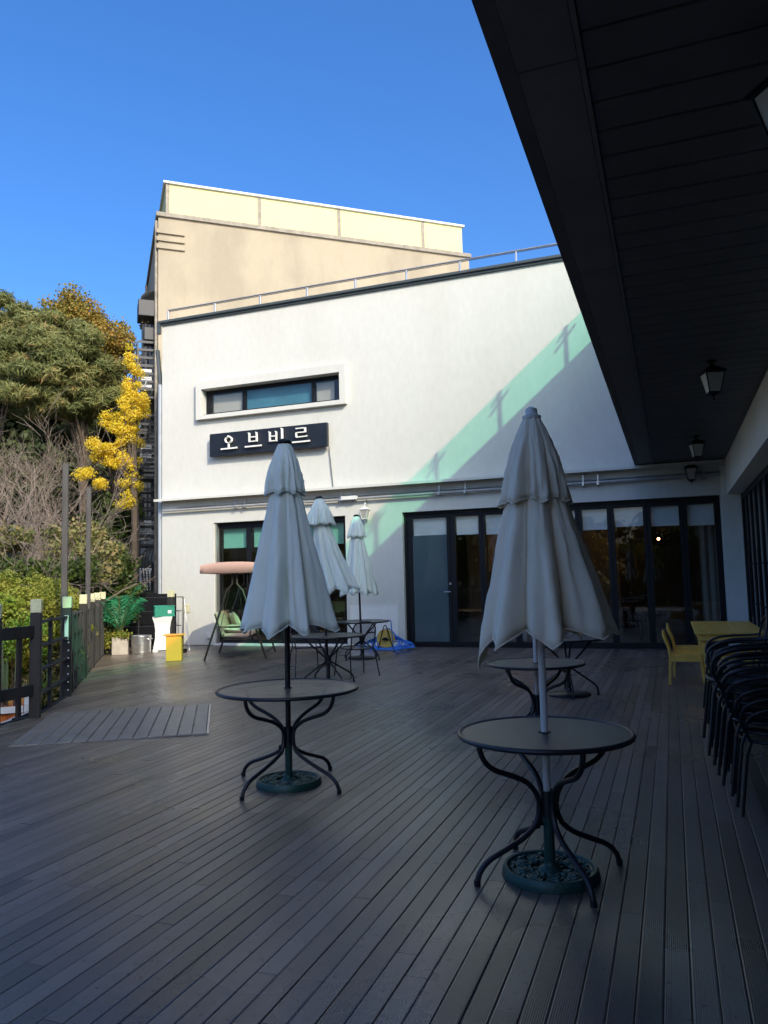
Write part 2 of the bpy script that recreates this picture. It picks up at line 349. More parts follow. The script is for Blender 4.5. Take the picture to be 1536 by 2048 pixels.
def tag(o, label=None, cat=None, group=None, kind=None):
    if label: o['label'] = label
    if cat: o['category'] = cat
    if group: o['group'] = group
    if kind: o['kind'] = kind
    return o
def empty(name, loc=(0, 0, 0), rz=0, label=None, cat=None, group=None):
    o = bpy.data.objects.new(name, None); COL.objects.link(o); o.location = loc; o.rotation_euler.z = rz; o.empty_display_size = .1
    return tag(o, label, cat, group)
def copy_tree(o, parent=None):
    c = o.copy(); COL.objects.link(c)
    if parent: c.parent = parent
    for ch in list(o.children): copy_tree(ch, c)
    return c
def smooth_path(pts, n=4):
    """Catmull-Rom through points"""
    P = [Vector(p) for p in pts]; out = []
    for i in range(len(P) - 1):
        p0 = P[max(i - 1, 0)]; p1 = P[i]; p2 = P[i + 1]; p3 = P[min(i + 2, len(P) - 1)]
        for k in range(n):
            t = k / n; t2 = t * t; t3 = t2 * t
            out.append(0.5 * ((2 * p1) + (-p0 + p2) * t + (2 * p0 - 5 * p1 + 4 * p2 - p3) * t2 + (-p0 + 3 * p1 - 3 * p2 + p3) * t3))
    out.append(P[-1]); return out
# ================================================================== SETTING
FY = 16.57
DECK = [(-7.32, 7.42), (-8.22, 8.92), (-9.60, 10.78), (-11.45, 13.28), (-12.62, 14.9), (-12.62, 16.56), (1.34, 16.56), (1.34, -3.2), (-7.2, -3.2), (-7.2, 6.5)]
def scan(poly, x):
    ys = []
    for i in range(len(poly)):
        (x0, y0), (x1, y1) = poly[i], poly[(i + 1) % len(poly)]
        if (x0 <= x < x1) or (x1 <= x < x0): ys.append(y0 + (y1 - y0) * (x - x0) / (x1 - x0))
    ys.sort(); return list(zip(ys[::2], ys[1::2]))
# patch (boards turned to the gate)
PC, PE = Vector((-5.61, 8.53)), Vector((-4.56, 6.88))
pu = (PE - PC); PL = pu.length; pu.normalize(); pv = Vector((pu.y, -pu.x))
if pv.x > 0: pv = -pv
def inpatch(x, y):
    d = Vector((x, y)) - PC; return 0 < d.dot(pu) < PL and 0 < d.dot(pv) < 4.2
mb = MB(); tint = []
W = .0955
def plank(mb, x0, x1, ya0, ya1, yb0, yb1, z=0.0, g=.0014, c=.0022):
    """bevelled plank: left edge y from ya0..ya1, right edge yb0..yb1"""
    a, b = x0 + g, x1 - g
    i = len(mb.v)
    mb.v += [(a, ya0, z - .022), (b, yb0, z - .022), (b, yb1, z - .022), (a, ya1, z - .022),
             (a, ya0, z - c), (b, yb0, z - c), (b, yb1, z - c), (a, ya1, z - c),
             (a + .0045, ya0 + .0008, z), (b - .0045, yb0 + .0008, z), (b - .0045, yb1 - .0008, z), (a + .0045, ya1 - .0008, z)]
    for q in ((8, 9, 10, 11), (4, 5, 9, 8), (5, 6, 10, 9), (6, 7, 11, 10), (7, 4, 8, 11), (0, 1, 5, 4), (1, 2, 6, 5), (2, 3, 7, 6), (3, 0, 4, 7)):
        mb.f.append(tuple(i + k for k in q)); mb.mi.append(0)
nx = int((1.34 + 12.62) / W)
for k in range(nx + 1):
    xa = -12.62 + k * W; xb = min(xa + W, 1.34)
    if xb - xa < .02: continue
    xm = (xa + xb) / 2
    for (ylo, yhi) in scan(DECK, xm):
        la = [iv for iv in scan(DECK, xa + .002) if abs(iv[0] - ylo) < 2 or abs(iv[1] - yhi) < 2] or [(ylo, yhi)]
        lb = [iv for iv in scan(DECK, xb - .002) if abs(iv[0] - ylo) < 2 or abs(iv[1] - yhi) < 2] or [(ylo, yhi)]
        la, lb = la[0], lb[0]
        y = ylo + rnd.uniform(-2.4, 0)
        cuts = [ylo]
        while y < yhi - .4:
            y += rnd.choice((3.6, 3.6, 3.6, 2.4, 1.8))
            if y > ylo + .3 and y < yhi - .3: cuts.append(y)
        cuts.append(yhi)
        for a, b in zip(cuts[:-1], cuts[1:]):
            ya0, yb0 = (la[0], lb[0]) if a == ylo else (a + .0012, a + .0012)
            ya1, yb1 = (la[1], lb[1]) if b == yhi else (b - .0012, b - .0012)
            plank(mb, xa, xb, ya0, ya1, yb0, yb1, z=rnd.uniform(-.0012, .0008)); tint += [rnd.random()] * 9
def set_tint(o, vals):
    at = o.data.attributes.new('tint', 'FLOAT', 'FACE'); at.data.foreach_set('value', vals)
deck = mb.build('deck', M['deck'], smooth=False); set_tint(deck, tint); tag(deck, kind='structure')
mb = MB()
mb.box((-7.19, -3.19, -.20), (1.33, 7.3, -.03)); mb.box((-7.6, 7.3, -.20), (1.33, 16.54, -.03))
for i in range(5):
    (x0, y0), (x1, y1) = DECK[i], DECK[i + 1]
    mb.face([(x0, y0, -.03), (x1, y1, -.03), (-7.6, y1, -.03), (-7.6, y0, -.03)])
for i in range(6):
    (x0, y0), (x1, y1) = DECK[i], DECK[(i + 1)]
    mb.bar((x0, y0, -.12), (x1, y1, -.12), .05, .26)
mb.bar((-7.2, 6.5, -.12), (-7.2, -3.2, -.12), .05, .26); mb.bar((-7.2, 6.5, -.12), (-7.32, 7.42, -.12), .05, .26); mb.bar((-7.2, -3.2, -.12), (1.34, -3.2, -.12), .05, .26)
for x, y in ((-7.2, 6.5), (-7.2, 2), (-7.2, -3), (-8.2, 8.9), (-9.6, 10.7), (-11.4, 13.2), (-12.5, 14.9), (-3, -3), (1.2, -3)): mb.box((x - .08 + .1, y - .08, -4), (x + .18, y + .08, -.2))
tag(mb.build('deck_joists', M['fence'], smooth=False), kind='structure')
# patch planks lie on the deck, 6 mm proud
mb = MB(); tint = []
nb = int(4.2 / .145)
for k in range(nb):
    a = k * .145; z0 = .006 + rnd.uniform(0, .001)
    p = [PC + pv * (a + .004), PC + pv * (a + .141), PC + pv * (a + .141) + pu * PL, PC + pv * (a + .004) + pu * PL]
    if min(q.x for q in p) < -7.2 and max(q.y for q in p) < 6.6: continue
    ctr = sum(p, Vector((0, 0))) / 4
    if ctr.x < -7.0: continue
    q2 = []
    for q in p:
        q2.append(q)
    if min(q.x for q in q2) < -7.3: continue
    i = len(mb.v); c = .006
    inn = [q + (ctr - q).normalized() * c * 1.4 for q in q2]
    # keep chamfers even along the long sides
    inn = [PC + pv * (a + .010) + pu * .006, PC + pv * (a + .135) + pu * .006, PC + pv * (a + .135) + pu * (PL - .006), PC + pv * (a + .010) + pu * (PL - .006)]
    mb.v += [(q.x, q.y, .0015) for q in q2] + [(q.x, q.y, z0) for q in q2] + [(q.x, q.y, z0 + .008) for q in inn]
    for f in ((8, 9, 10, 11), (4, 5, 9, 8), (5, 6, 10, 9), (6, 7, 11, 10), (7, 4, 8, 11), (0, 1, 5, 4), (1, 2, 6, 5), (2, 3, 7, 6), (3, 0, 4, 7)): mb.f.append(tuple(i + j for j in f)); mb.mi.append(0)
    tint += [.35 + .6 * rnd.random()] * 9
M['deck2'] = mat('worn_deck_board', (0.22, 0.195, 0.165), 0.40, var=0.35, vscale=5, bump=0.25, bscale=60)
pt = mb.build('deck_patch', M['deck2'], smooth=False); tag(pt, kind='structure')
# metal edging at the patch's inner end
mb = MB(); e0 = PC - pv * .012; e1 = PE - pv * .012
mb.bar((e0.x, e0.y, .008), (e1.x, e1.y, .008), .02, .012); tag(mb.build('deck_edging', M['metal_edge'], smooth=False), kind='structure')

# terrain ------------------------------------------------------------
nrm2 = Vector((-.80, -.60)).normalized()      # outward from the fence, roughly
def fdist(x, y):
    """distance beyond the deck's left side"""
    d1 = (Vector((x, y)) - Vector((-8.2, 8.9))).dot(Vector((-.80, -.60)))
    d2 = -7.2 - x
    return max(min(d1, 99), d2 if y < 8 else -99) if y < 8 else d1
def smst(a, b, t): t = max(0, min(1, (t - a) / (b - a))); return t * t * (3 - 2 * t)
def hgt(x, y):
    u = -x * .72 + y * .69          # distance roughly toward the wooded side
    n = math.sin(x * .37 + 1.3) * math.cos(y * .29) * .35 + math.sin(x * .9 + y * .7) * .12
    s = smst(2.0, -4.0, x + 5)      # 0 on the building's side
    h = -2.6 + 2.4 * smst(13.5, 19, u) + 3.0 * smst(19, 34, u) + 3.0 * smst(34, 70, u)
    h += n * smst(12, 20, u)
    return -2.6 + (h + 2.6) * s
def make_ground():
    xs = [-400, -200, -120, -80] + [-60 + i * 1.5 for i in range(67)] + [60, 100, 200, 400]
    ys = [-400, -200, -100, -50] + [-30 + i * 1.5 for i in range(80)] + [110, 160, 250, 400]
    V = [(x, y, hgt(x, y) if (abs(x) < 130 and abs(y) < 170) else -2.6 + (0 if x > -10 or y < 0 else 8.4)) for y in ys for x in xs]
    nx = len(xs); F = [(j * nx + i, j * nx + i + 1, (j + 1) * nx + i + 1, (j + 1) * nx + i) for j in range(len(ys) - 1) for i in range(nx - 1)]
    me = bpy.data.meshes.new('ground'); me.from_pydata(V, [], F); me.materials.append(M['soil'])
    me.polygons.foreach_set('use_smooth', [True] * len(F)); o = bpy.data.objects.new('ground', me); COL.objects.link(o); tag(o, kind='structure')
M['soil'] = mat('leaf_litter_ground', (0.11, 0.085, 0.05), 0.95, var=0.7, vscale=1.2, bump=0.6, bscale=8, col2=(0.035, 0.05, 0.018))
make_ground()

# ================================================================== WHITE BUILDING
def wall_cells(mb, x0, x1, z0, z1, holes, y0, y1, mi=0, axis='y'):
    xs = sorted({x0, x1, *[h[0] for h in holes], *[h[1] for h in holes]}); zs = sorted({z0, z1, *[h[2] for h in holes], *[h[3] for h in holes]})
    solid = {}
    for i in range(len(xs) - 1):
        for j in range(len(zs) - 1):
            cx, cz = (xs[i] + xs[i + 1]) / 2, (zs[j] + zs[j + 1]) / 2
            solid[i, j] = not any(h[0] < cx < h[1] and h[2] < cz < h[3] for h in holes)
    def P(x, y, z): return (x, y, z) if axis == 'y' else (y, x, z)
    for (i, j), s in solid.items():
        if not s: continue
        a, b, c, d = xs[i], xs[i + 1], zs[j], zs[j + 1]
        mb.face([P(a, y0, c), P(b, y0, c), P(b, y0, d), P(a, y0, d)], mi); mb.face([P(b, y1, c), P(a, y1, c), P(a, y1, d), P(b, y1, d)], mi)
        if not solid.get((i - 1, j), False): mb.face([P(a, y1, c), P(a, y0, c), P(a, y0, d), P(a, y1, d)], mi)
        if not solid.get((i + 1, j), False): mb.face([P(b, y0, c), P(b, y1, c), P(b, y1, d), P(b, y0, d)], mi)
        if not solid.get((i, j - 1), False): mb.face([P(a, y1, c), P(b, y1, c), P(b, y0, c), P(a, y0, c)], mi)
        if not solid.get((i, j + 1), False): mb.face([P(a, y0, d), P(b, y0, d), P(b, y1, d), P(a, y1, d)], mi)

wb = empty('white_building', (-5.6, FY, 0), 0, 'white plastered building with black framed folding doors facing the deck', 'building')
OFF = Vector((-5.6, FY, 0))
def wbuild(mb, name, m, parent=None, **k):
    o = mb.build(name, m, **k)
    p = parent or wb
    o.parent = p
    q = p
    off = Vector((0, 0, 0))
    while q: off += q.location; q = q.parent
    o.location = -off
    return o
DX0, DX1, DZ = -5.72, .97, 3.05
WX0, WX1 = -10.74, -7.14
UX0, UX1, UZ0, UZ1 = -11.03, -7.17, 5.80, 6.48
mb = MB()
wall_cells(mb, -12.30, 2.0, -.02, 8.40, [(DX0, DX1, -.02, DZ), (WX0, WX1, -.02, 3.05), (UX0, UX1, UZ0, UZ1)], FY, FY + .32)
# other sides and the roof
sd = [(-12.30, FY + .32), (-15.0, 20.2), (-6.5, 27.5), (14, 27.5), (14, FY + .32)]
for i in range(4):
    (a, b), (c, d) = sd[i], sd[i + 1]
    mb.face([(a, b, -2.6), (c, d, -2.6), (c, d, 8.38), (a, b, 8.38)])
mb.face([(a, b, 8.1) for a, b in sd])
mb.face([(-12.3, FY, -2.6), (2, FY, -2.6), (2, FY, -.02), (-12.3, FY, -.02)])
mb.face([(-12.3, FY, -2.6), (-12.3, FY, -.02), (-12.3, FY + .32, -.02), (-12.3, FY + .32, -2.6)])
wbuild(mb, 'wall', M['wall'], smooth=False)
mb = MB(); mb.box((-12.40, FY - .10, 8.40), (1.0, FY + .40, 8.47), 0, .01); mb.box((-12.40, FY - .05, 8.35), (1.0, FY - .003, 8.40))
mb.box((-12.40, FY - .10, 8.12), (-12.305, FY - .02, 8.40)); wbuild(mb, 'coping', M['coping'], smooth=False)
mb = MB(); mb.box((-12.36, FY - .27, 3.685), (1.095, FY - .002, 3.715)); mb.box((-12.36, FY - .27, 3.655), (1.095, FY - .25, 3.685)); wbuild(mb, 'ledge', M['wall'], smooth=False)
# low outlined panel right of the window
mb = MB()
for a, b in (((-7.05, FY - .012, .02), (-7.03, FY - .002, .93)), ((-5.90, FY - .012, .02), (-5.88, FY - .002, .93)), ((-7.05, FY - .012, .93), (-5.88, FY - .002, .95)), ((-7.03, FY - .006, .02), (-5.90, FY - .002, .93))): mb.box(a, b)
wbuild(mb, 'wall_panel', M['white'], smooth=False)
# upper window surround
mb = MB(); y0 = FY - .13
SX0, SX1, SZ0, SZ1 = -11.18, -7.02, 5.70, 6.68
wall_cells(mb, SX0, SX1, SZ0, SZ1, [(UX0 + .003, UX1 - .003, UZ0 + .003, UZ1 - .003)], y0, FY - .002)
uw = mb; 
uwin = wbuild(uw, 'window', M['wall'], smooth=False)
uwin['label'] = 'long narrow upper window in a raised white surround'
mb = MB(); fy = FY + .12
wall_cells(mb, UX0 + .004, UX1 - .004, UZ0 + .004, UZ1 - .004, [(-10.88, -9.96, UZ0 + .09, UZ1 - .09), (-9.86, -8.02, UZ0 + .09, UZ1 - .09), (-7.94, -7.30, UZ0 + .09, UZ1 - .09)], fy, fy + .07)
mb.box((UX0 + .01, FY - .05, UZ0 + .004), (UX1 - .01, fy - .002, UZ0 + .03))
wbuild(mb, 'window_frame', M['black'], uwin, smooth=False)
for a, b, m in ((-10.88, -9.96, 'gl'), (-9.86, -8.02, 'gl'), (-7.94, -7.30, 'gl')):
    mb = MB(); mb.box((a - .01, fy + .03, UZ0 + .08), (b + .01, fy + .04, UZ1 - .08)); wbuild(mb, 'pane', M[m], uwin, smooth=False)
for a, b, m, z in ((-10.86, -10.0, 'blind', UZ1 - .1), (-7.92, -7.45, 'blind', UZ1 - .1)):
    mb = MB(); mb.box((a, fy + .09, UZ0 + .05), (b, fy + .10, z - .02)); wbuild(mb, 'blind', M['insect'] if 'insect' in M else M['curtain'], uwin, smooth=False)
mb = MB(); mb.box((-9.9, fy + .10, UZ0 + .05), (-7.98, fy + .11, UZ1 - .06)); wbuild(mb, 'blind', M['blindb'], uwin, smooth=False)
mb = MB(); mb.box((UX0 - .05, fy + .5, UZ0 - .1), (UX1 + .05, fy + .55, UZ1 + .1)); mb.face([(UX0 - .05, fy + .2, UZ1 + .1), (UX1 + .05, fy + .2, UZ1 + .1), (UX1 + .05, fy + .5, UZ1 + .1), (UX0 - .05, fy + .5, UZ1 + .1)])
wbuild(mb, 'window_backing', M['inwall'], uwin, smooth=False)
# lower left window -------------------------------------------------
def glazed(name, x0, x1, z1, panes, y, label=None, depth=.07, headz=None, sill=.10):
    fr = MB(); hz = z1 - .11 if headz is None else headz
    wall_cells(fr, x0 + .003, x1 - .003, .004, z1 - .003, [(a, b, sill, hz) for a, b in panes], y, y + depth)
    o = wbuild(fr, name, M['black'], smooth=False)
    if label: o['label'] = label
    return o
yw = FY + .17
lw = glazed('window', WX0, WX1, 3.05, [(-10.66, -9.91), (-9.78, -8.97), (-8.86, -8.07), (-7.96, -7.26)], yw, 'tall black framed window behind the swing seat', headz=2.90, sill=.12)
for a, b in ((-10.66, -9.91), (-9.78, -8.97), (-8.86, -8.07), (-7.96, -7.26)):
    mb = MB(); mb.box((a - .01, yw + .03, .11), (b + .01, yw + .04, 2.91)); wbuild(mb, 'pane', M['gl'], lw, smooth=False)
    mb = MB(); mb.box((a + .02, yw + .13, 2.42), (b - .02, yw + .137, 2.96)); mb.box((a + .02, yw + .125, 2.41), (b - .02, yw + .142, 2.43)); wbuild(mb, 'blind', M['blindg'], lw, smooth=False)
mb = MB(); mb.box((WX0 + .01, FY - .06, .004), (WX1 - .01, yw - .002, .045)); wbuild(mb, 'sill', M['white'], lw, smooth=False)
mb = MB(); mb.box((WX0 + .004, FY + .05, .05), (WX0 + .05, yw - .003, 3.04)); wbuild(mb, 'window_jamb', M['metal_edge'], lw, smooth=False)
# folding doors -----------------------------------------------------
yd = FY + .14
panes = [(-5.54, -4.72), (-4.52, -3.98), (-3.84, -3.24), (-3.10, -2.52), (-2.38, -1.88), (-1.74, -1.22), (-1.08, -.50), (-.36, .20), (.34, .86)]
edges = [-5.66, -4.64, -3.91, -3.17, -2.45, -1.81, -1.15, -.43, .27, .95]
mb = MB(); mb.box((DX0 + .003, yd - .03, .004), (DX0 + .06, yd + .11, 3.04)); mb.box((.95, yd - .03, .004), (DX1 - .003, yd + .11, 3.04)); mb.box((DX0 + .06, yd - .03, 2.99), (.95, yd + .11, 3.046)); mb.box((DX0 + .06, yd - .03, .002), (.95, yd + .11, .022))
wbuild(mb, 'door_frame', M['black'], smooth=False)
for k in range(9):
    a, b = edges[k], edges[k + 1]; pa, pb = panes[k]
    mb = MB(); wall_cells(mb, a + .004, b - .004, .026, 2.985, [(pa, pb, .11, 2.90)], yd, yd + .055)
    d = wbuild(mb, 'door', M['black'], smooth=False)
    mb = MB(); mb.box((pa - .01, yd + .022, 2.512 if k == 0 else .10), (pb + .01, yd + .030, 2.91)); wbuild(mb, 'pane', M['gl'], d, smooth=False)
    if k == 0: mb = MB(); mb.box((pa - .01, yd + .022, .10), (pb + .01, yd + .030, 2.508)); wbuild(mb, 'filmed_pane', M['glfilm'], d, smooth=False)
    mb = MB(); mb.box((pa + .01, yd + .10, 2.53 - .02 * (k % 3)), (pb - .01, yd + .106, 2.96)); mb.box((pa + .01, yd + .095, 2.51 - .02 * (k % 3)), (pb - .01, yd + .111, 2.53 - .02 * (k % 3))); wbuild(mb, 'blind', M['blind'], d, smooth=False)
    if k == 0:
        d['label'] = 'door leaf with dark filmed glass, leftmost of the row'
        mb = MB(); mb.tube([(-4.66, yd - .002, 1.22), (-4.66, yd - .05, 1.22), (-4.80, yd - .05, 1.22)], .011); wbuild(mb, 'door_handle', M['steel'], d); mb = MB(); mb.tube([(-4.66, yd - .002, 1.40), (-4.66, yd - .03, 1.40)], .025, 12); wbuild(mb, 'lock', M['steel'], d)
# wall pier in the corner
mb = MB(); mb.box((DX1 + .02, FY - .05, 0.002), (1.345, FY - .004, 3.62)); wbuild(mb, 'pier', M['wall2'], smooth=False)
# interior shell (inner leaf: floor, back wall, ceiling, cross walls)
mb = MB()
mb.face([(-11.9, FY + .33, 0.001), (1.9, FY + .33, 0.001), (1.9, 22.6, 0.001), (-9.5, 22.6, 0.001), (-11.9, 20.4, .001)], 1)
mb.face([(1.9, 22.6, 0), (-9.5, 22.6, 0), (-9.5, 22.6, 3.4), (1.9, 22.6, 3.4)]); mb.face([(-9.5, 22.6, 0), (-11.9, 20.4, 0), (-11.9, 20.4, 3.4), (-9.5, 22.6, 3.4)])
mb.face([(-11.9, 20.4, 0), (-11.9, FY + .33, 0), (-11.9, FY + .33, 3.4), (-11.9, 20.4, 3.4)]); mb.face([(1.9, FY + .33, 0), (1.9, 22.6, 0), (1.9, 22.6, 3.4), (1.9, FY + .33, 3.4)])
mb.face([(-11.9, FY + .33, 3.4), (-11.9, 20.4, 3.4), (-9.5, 22.6, 3.4), (1.9, 22.6, 3.4), (1.9, FY + .33, 3.4)])
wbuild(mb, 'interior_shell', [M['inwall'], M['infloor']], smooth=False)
# curtains inside
for x, n in ((-3.5, 9), (-2.2, 9), (.55, 10)):
    mb = MB(); P = [(x + i * .035, FY + .62 + .03 * math.sin(i * 1.5)) for i in range(n + 4)]
    for (a, b), (c, d) in zip(P[:-1], P[1:]): mb.face([(a, b, .1), (c, d, .1), (c, d, 3.2), (a, b, 3.2)])
    wbuild(mb, 'curtain', M['curtain'])

# roof railing -------------------------------------------------------
rr = empty('roof_railing', (-12.2, FY + .12, 8.5), 0, 'low steel railing along the top of the white wall', 'railing')
mb = MB(); mb.tube([(0, 0, .30), (13.0, 0, .30)], .022, 8); mb.build('top_rail', M['steel'], rr)
mb = MB(); mb.tube([(0.02, 0, .262), (13.0, 0, .262)], .008, 6); mb.build('lower_rail', M['coping'], rr)
for x in (0, 1.45, 2.78, 4.1, 5.4, 6.7, 8.0, 9.3, 10.7, 12.1):
    mb = MB(); mb.box((x - .02, -.02, .001), (x + .02, .02, .28), 0, .004); mb.build('post', M['steel'], rr)
# conduit under the ledge --------------------------------------------
cp = empty('conduit_pipe', (-12.2, FY - .10, 3.42), 0, 'grey conduit running along the wall under the ledge', 'pipe')
mb = MB(); mb.tube([(0, 0, 0), (4, 0, .01), (4.1, -.0, .0), (13.2, 0, .03)], .032, 10); mb.tube([(0.4, .05, .075), (13.2, .05, .09)], .016, 8)
mb.build('pipe', M['pipe'], cp)
for x in (2.15, 2.4, 5.0, 5.25, 7.4, 8.0, 10.55, 10.85, 12.9):
    mb = MB(); mb.box((x - .02, -.045, -.05), (x + .02, .095, -.035)); mb.box((x - .02, -.045, -.05), (x + .02, -.035, .05)); mb.box((x - .02, -.045, .045), (x + .02, .095, .055)); mb.box((x - .012, .03, .055), (x + .012, .045, .20)); mb.build('bracket', M['steel'], cp, smooth=False)
mb = MB(); mb.box((5.02, -.06, -.02), (5.42, .05, .07), 0, .01); mb.build('junction_box', M['white'], cp, smooth=False)
dp = empty('downpipe', (-12.42, FY + .10, -2.6), 0, 'blue grey downpipe at the left corner of the white building', 'pipe')
mb = MB(); mb.tube([(0, 0, 0), (0, 0, 9.4)], .07, 12); mb.tube([(0, 0, 9.4), (-.10, 0, 10.35)], .055, 8, 1); mb.build('pipe', [M['pipe_blue'], M['coping']], dp)
for z in (4.1, 6.3, 8.6): 
    mb = MB(); mb.box((-.10, -.03, z), (.10, .06, z + .05)); mb.build('bracket', M['coping'], dp, smooth=False)

# ------------------------------------------------------------- sign board
sg = empty('shop_sign', (-10.73, FY - .19, 4.705), 0, 'black horizontal shop sign with four white raised letters', 'sign')
SW, SH = 3.25, .575
mb = MB(); mb.box((0, 0, 0), (SW, .10, SH), 0, .008); mb.build('board', M['sign'], sg, smooth=False)
mb = MB()
for x in (.25, SW - .2): mb.box((x, .1, .06), (x + .05, .185, .10)); mb.box((x, .1, SH - .12), (x + .05, .185, SH - .08))
mb.build('bracket', M['steel'], sg, smooth=False)
def stroke(mb, p, q, w=.075, serif=True):
    p, q = Vector(p), Vector(q)
    mb.bar((p.x, 0, p.y), (q.x, 0, q.y), w, .05, up=(0, 1, 0))
    if serif:
        d = (q - p).normalized(); a = Vector((-d.y, d.x)) if abs(d.x) > abs(d.y) else Vector((-1, .5))
        if abs(d.x) > abs(d.y): mb.bar((q.x - .04, .001, q.y), (q.x + .01, .001, q.y + .05), w * .8, .048, up=(0, 1, 0))
        else: mb.bar((p.x - .07, .001, p.y + .02), (p.x + .02, .001, p.y - .02), w * .75, .048, up=(0, 1, 0))
def glyph(k):
    mb = MB()
    if k == 0:
        mb.tube([(.48 + .20 * math.cos(t * PI / 10), 0, .66 + .20 * math.sin(t * PI / 10)) for t in range(20)], .046, 6, closed=True)
        stroke(mb, (.48, .44), (.48, .14), serif=False); stroke(mb, (.0, .10), (1.0, .10), .085)
        mb.bar((.42, .001, .93), (.54, .001, .90), .05, .05, up=(0, 1, 0))
    if k == 1:
        for x in (.27, .72): stroke(mb, (x, .97), (x, .38))
        stroke(mb, (.27, .70), (.72, .70), .06, False); stroke(mb, (.27, .42), (.72, .42), .06, False); stroke(mb, (0, .10), (1, .10), .085)
    if k == 2:
        for x in (.06, .46): stroke(mb, (x, .90), (x, .28))
        stroke(mb, (.06, .62), (.46, .62), .06, False); stroke(mb, (.06, .32), (.46, .32), .06, False); stroke(mb, (.82, 1.05), (.82, .02), .09)
    if k == 3:
        stroke(mb, (.22, .95), (.76, .95), .06, False); stroke(mb, (.76, .97), (.76, .68), .08, False); stroke(mb, (.24, .69), (.76, .69), .06, False)
        stroke(mb, (.24, .70), (.24, .40), .08, False); stroke(mb, (.24, .40), (.86, .42), .06); stroke(mb, (0, .10), (1, .10), .085)
    return mb
for k, (u, w) in enumerate(((.115, .14), (.325, .14), (.53, .135), (.725, .14))):
    o = glyph(k).build('letter', M['letter'], sg, smooth=False)
    o.location = (u * SW, -.055, .115); o.scale = (w * SW, 1, .385)
mb = MB(); mb.tube([(-7.50, FY - .05, 4.72), (-7.50, FY - .035, 4.6), (-7.42, FY - .03, 3.72)], .009, 6)
tag(mb.build('sign_cable', M['coping']), 'thin dark cable dropping from the sign to the ledge', 'cable')

# ------------------------------------------------------------- right wing and canopy
rw = empty('right_wing', (1.1, 8, 0), 0, 'shaded wing with glazed folding doors and white beam beside the canopy', 'building')
def rwbuild(mb, name, m, parent=None, **k):
    return wbuild(mb, name, m, parent or rw, **k)
mb = MB(); mb.box((1.10, -4, 3.045), (1.42, FY - .004, 3.73)); rwbuild(mb, 'beam', M['wall2'], smooth=False)
mb = MB(); mb.box((1.10, -4, 3.98), (1.42, FY - .002, 8.49)); mb.box((1.42, -4, 8.0), (12, FY - .002, 8.3)); mb.box((11.7, -4, -2.6), (12, FY - .002, 8.0)); mb.box((1.42, -4.3, -2.6), (12, -4.0, 8.0)); mb.box((1.36, -4, -2.6), (11.7, FY - .01, -.01)); rwbuild(mb, 'wall', M['wall'], smooth=False)
mb = MB(); mb.box((1.02, -4, 8.49), (1.5, FY - .002, 8.50)); rwbuild(mb, 'coping', M['coping'], smooth=False)
mb = MB(); mb.box((6.0, -4, 0), (6.1, FY - .01, 3.05)); mb.box((1.42, -4, 3.05), (6.1, FY - .01, 3.10)); mb.box((1.42, -4, -.008), (6.1, FY - .01, 0)); rwbuild(mb, 'interior_shell', M['inwall'], smooth=False)
# folding doors of the wing (along Y)
xx = 1.36
n = 22; y = FY - .03
k = 0
while y > -3.5:
    w = .78; a, b = y - w, y
    mb = MB(); wall_cells(mb, a + .004, b - .004, .02, 3.035, [(a + .075, b - .075, .11, 2.93)], xx, xx + .05, axis='x')
    d = rwbuild(mb, 'door', M['black'], smooth=False)
    mb = MB(); mb.box((xx + .02, a + .07, .10), (xx + .03, b - .07, 2.94)); rwbuild(mb, 'pane', M['gl'], d, smooth=False)
    if k % 2 == 1:
        mb = MB(); yy = a + .05; mb.tube([(xx - .002, yy, 1.65), (xx - .07, yy, 1.65), (xx - .07, yy, .95), (xx - .002, yy, .95)], .013, 8); mb.tube([(xx - .07, yy, .72), (xx - .07, yy, 1.9)], .015, 8); rwbuild(mb, 'door_handle', M['blackmetal'], d)
    y -= w; k += 1
# canopy
cn = empty('canopy_roof', (0, 8, 3.74), 0, 'black slatted canopy roof jutting over the right side of the deck', 'canopy')
mb = MB(); mb.box((-.555, -4, 3.765), (1.095, FY - .006, 3.97)); wbuild(mb, 'slab', M['softrim'], cn, smooth=False)
mb = MB(); mb.box((-.60, -4, 3.745), (-.556, FY - .006, 3.99)); mb.box((-.60, -4, 3.735), (-.52, FY - .006, 3.745)); wbuild(mb, 'fascia', M['soffit'], cn, smooth=False)
mb = MB(); yy = -4
while yy < FY - .05:
    y2 = min(yy + 2.4, FY - .01); mb.box((-.518, yy + .004, 3.735), (-.262, y2 - .004, 3.763)); yy += 2.4
mb.box((-.258, -4, 3.728), (-.235, FY - .006, 3.763)); wbuild(mb, 'edge_trim', M['softrim'], cn, smooth=False)
mb = MB(); yy = -4
while yy < FY - .1:
    y2 = min(yy + .252, FY - .008)
    mb.box((-.232, yy, 3.738), (1.094, y2 - .016, 3.762), 0, .004); yy += .252
wbuild(mb, 'soffit_boards', M['soffit'], cn, smooth=False)
# green glass balustrade on the wing's roof (its shade falls on the white wall)
gb = empty('glass_balustrade', (1.1, 8, 8.5), 0, 'green glass balustrade on the roof edge of the right wing', 'balustrade')
yy = -3.8
while yy < FY - .6:
    y2 = min(yy + 1.36, FY - .1)
    mb = MB(); mb.box((1.09, yy + .01, 8.503), (1.105, y2 - .01, 9.38)); wbuild(mb, 'panel', M['glgreen'], gb, smooth=False)
    mb = MB(); mb.box((1.06, yy - .035, 8.501), (1.088, yy + .035, 9.38)); mb.bar((1.05, yy - .20, 9.02), (1.05, yy + .22, 9.20), .035); mb.bar((1.03, yy - .13, 9.16), (1.03, yy + .10, 9.32), .03); wbuild(mb, 'post', M['steel'], gb, smooth=False)
    yy += 1.36

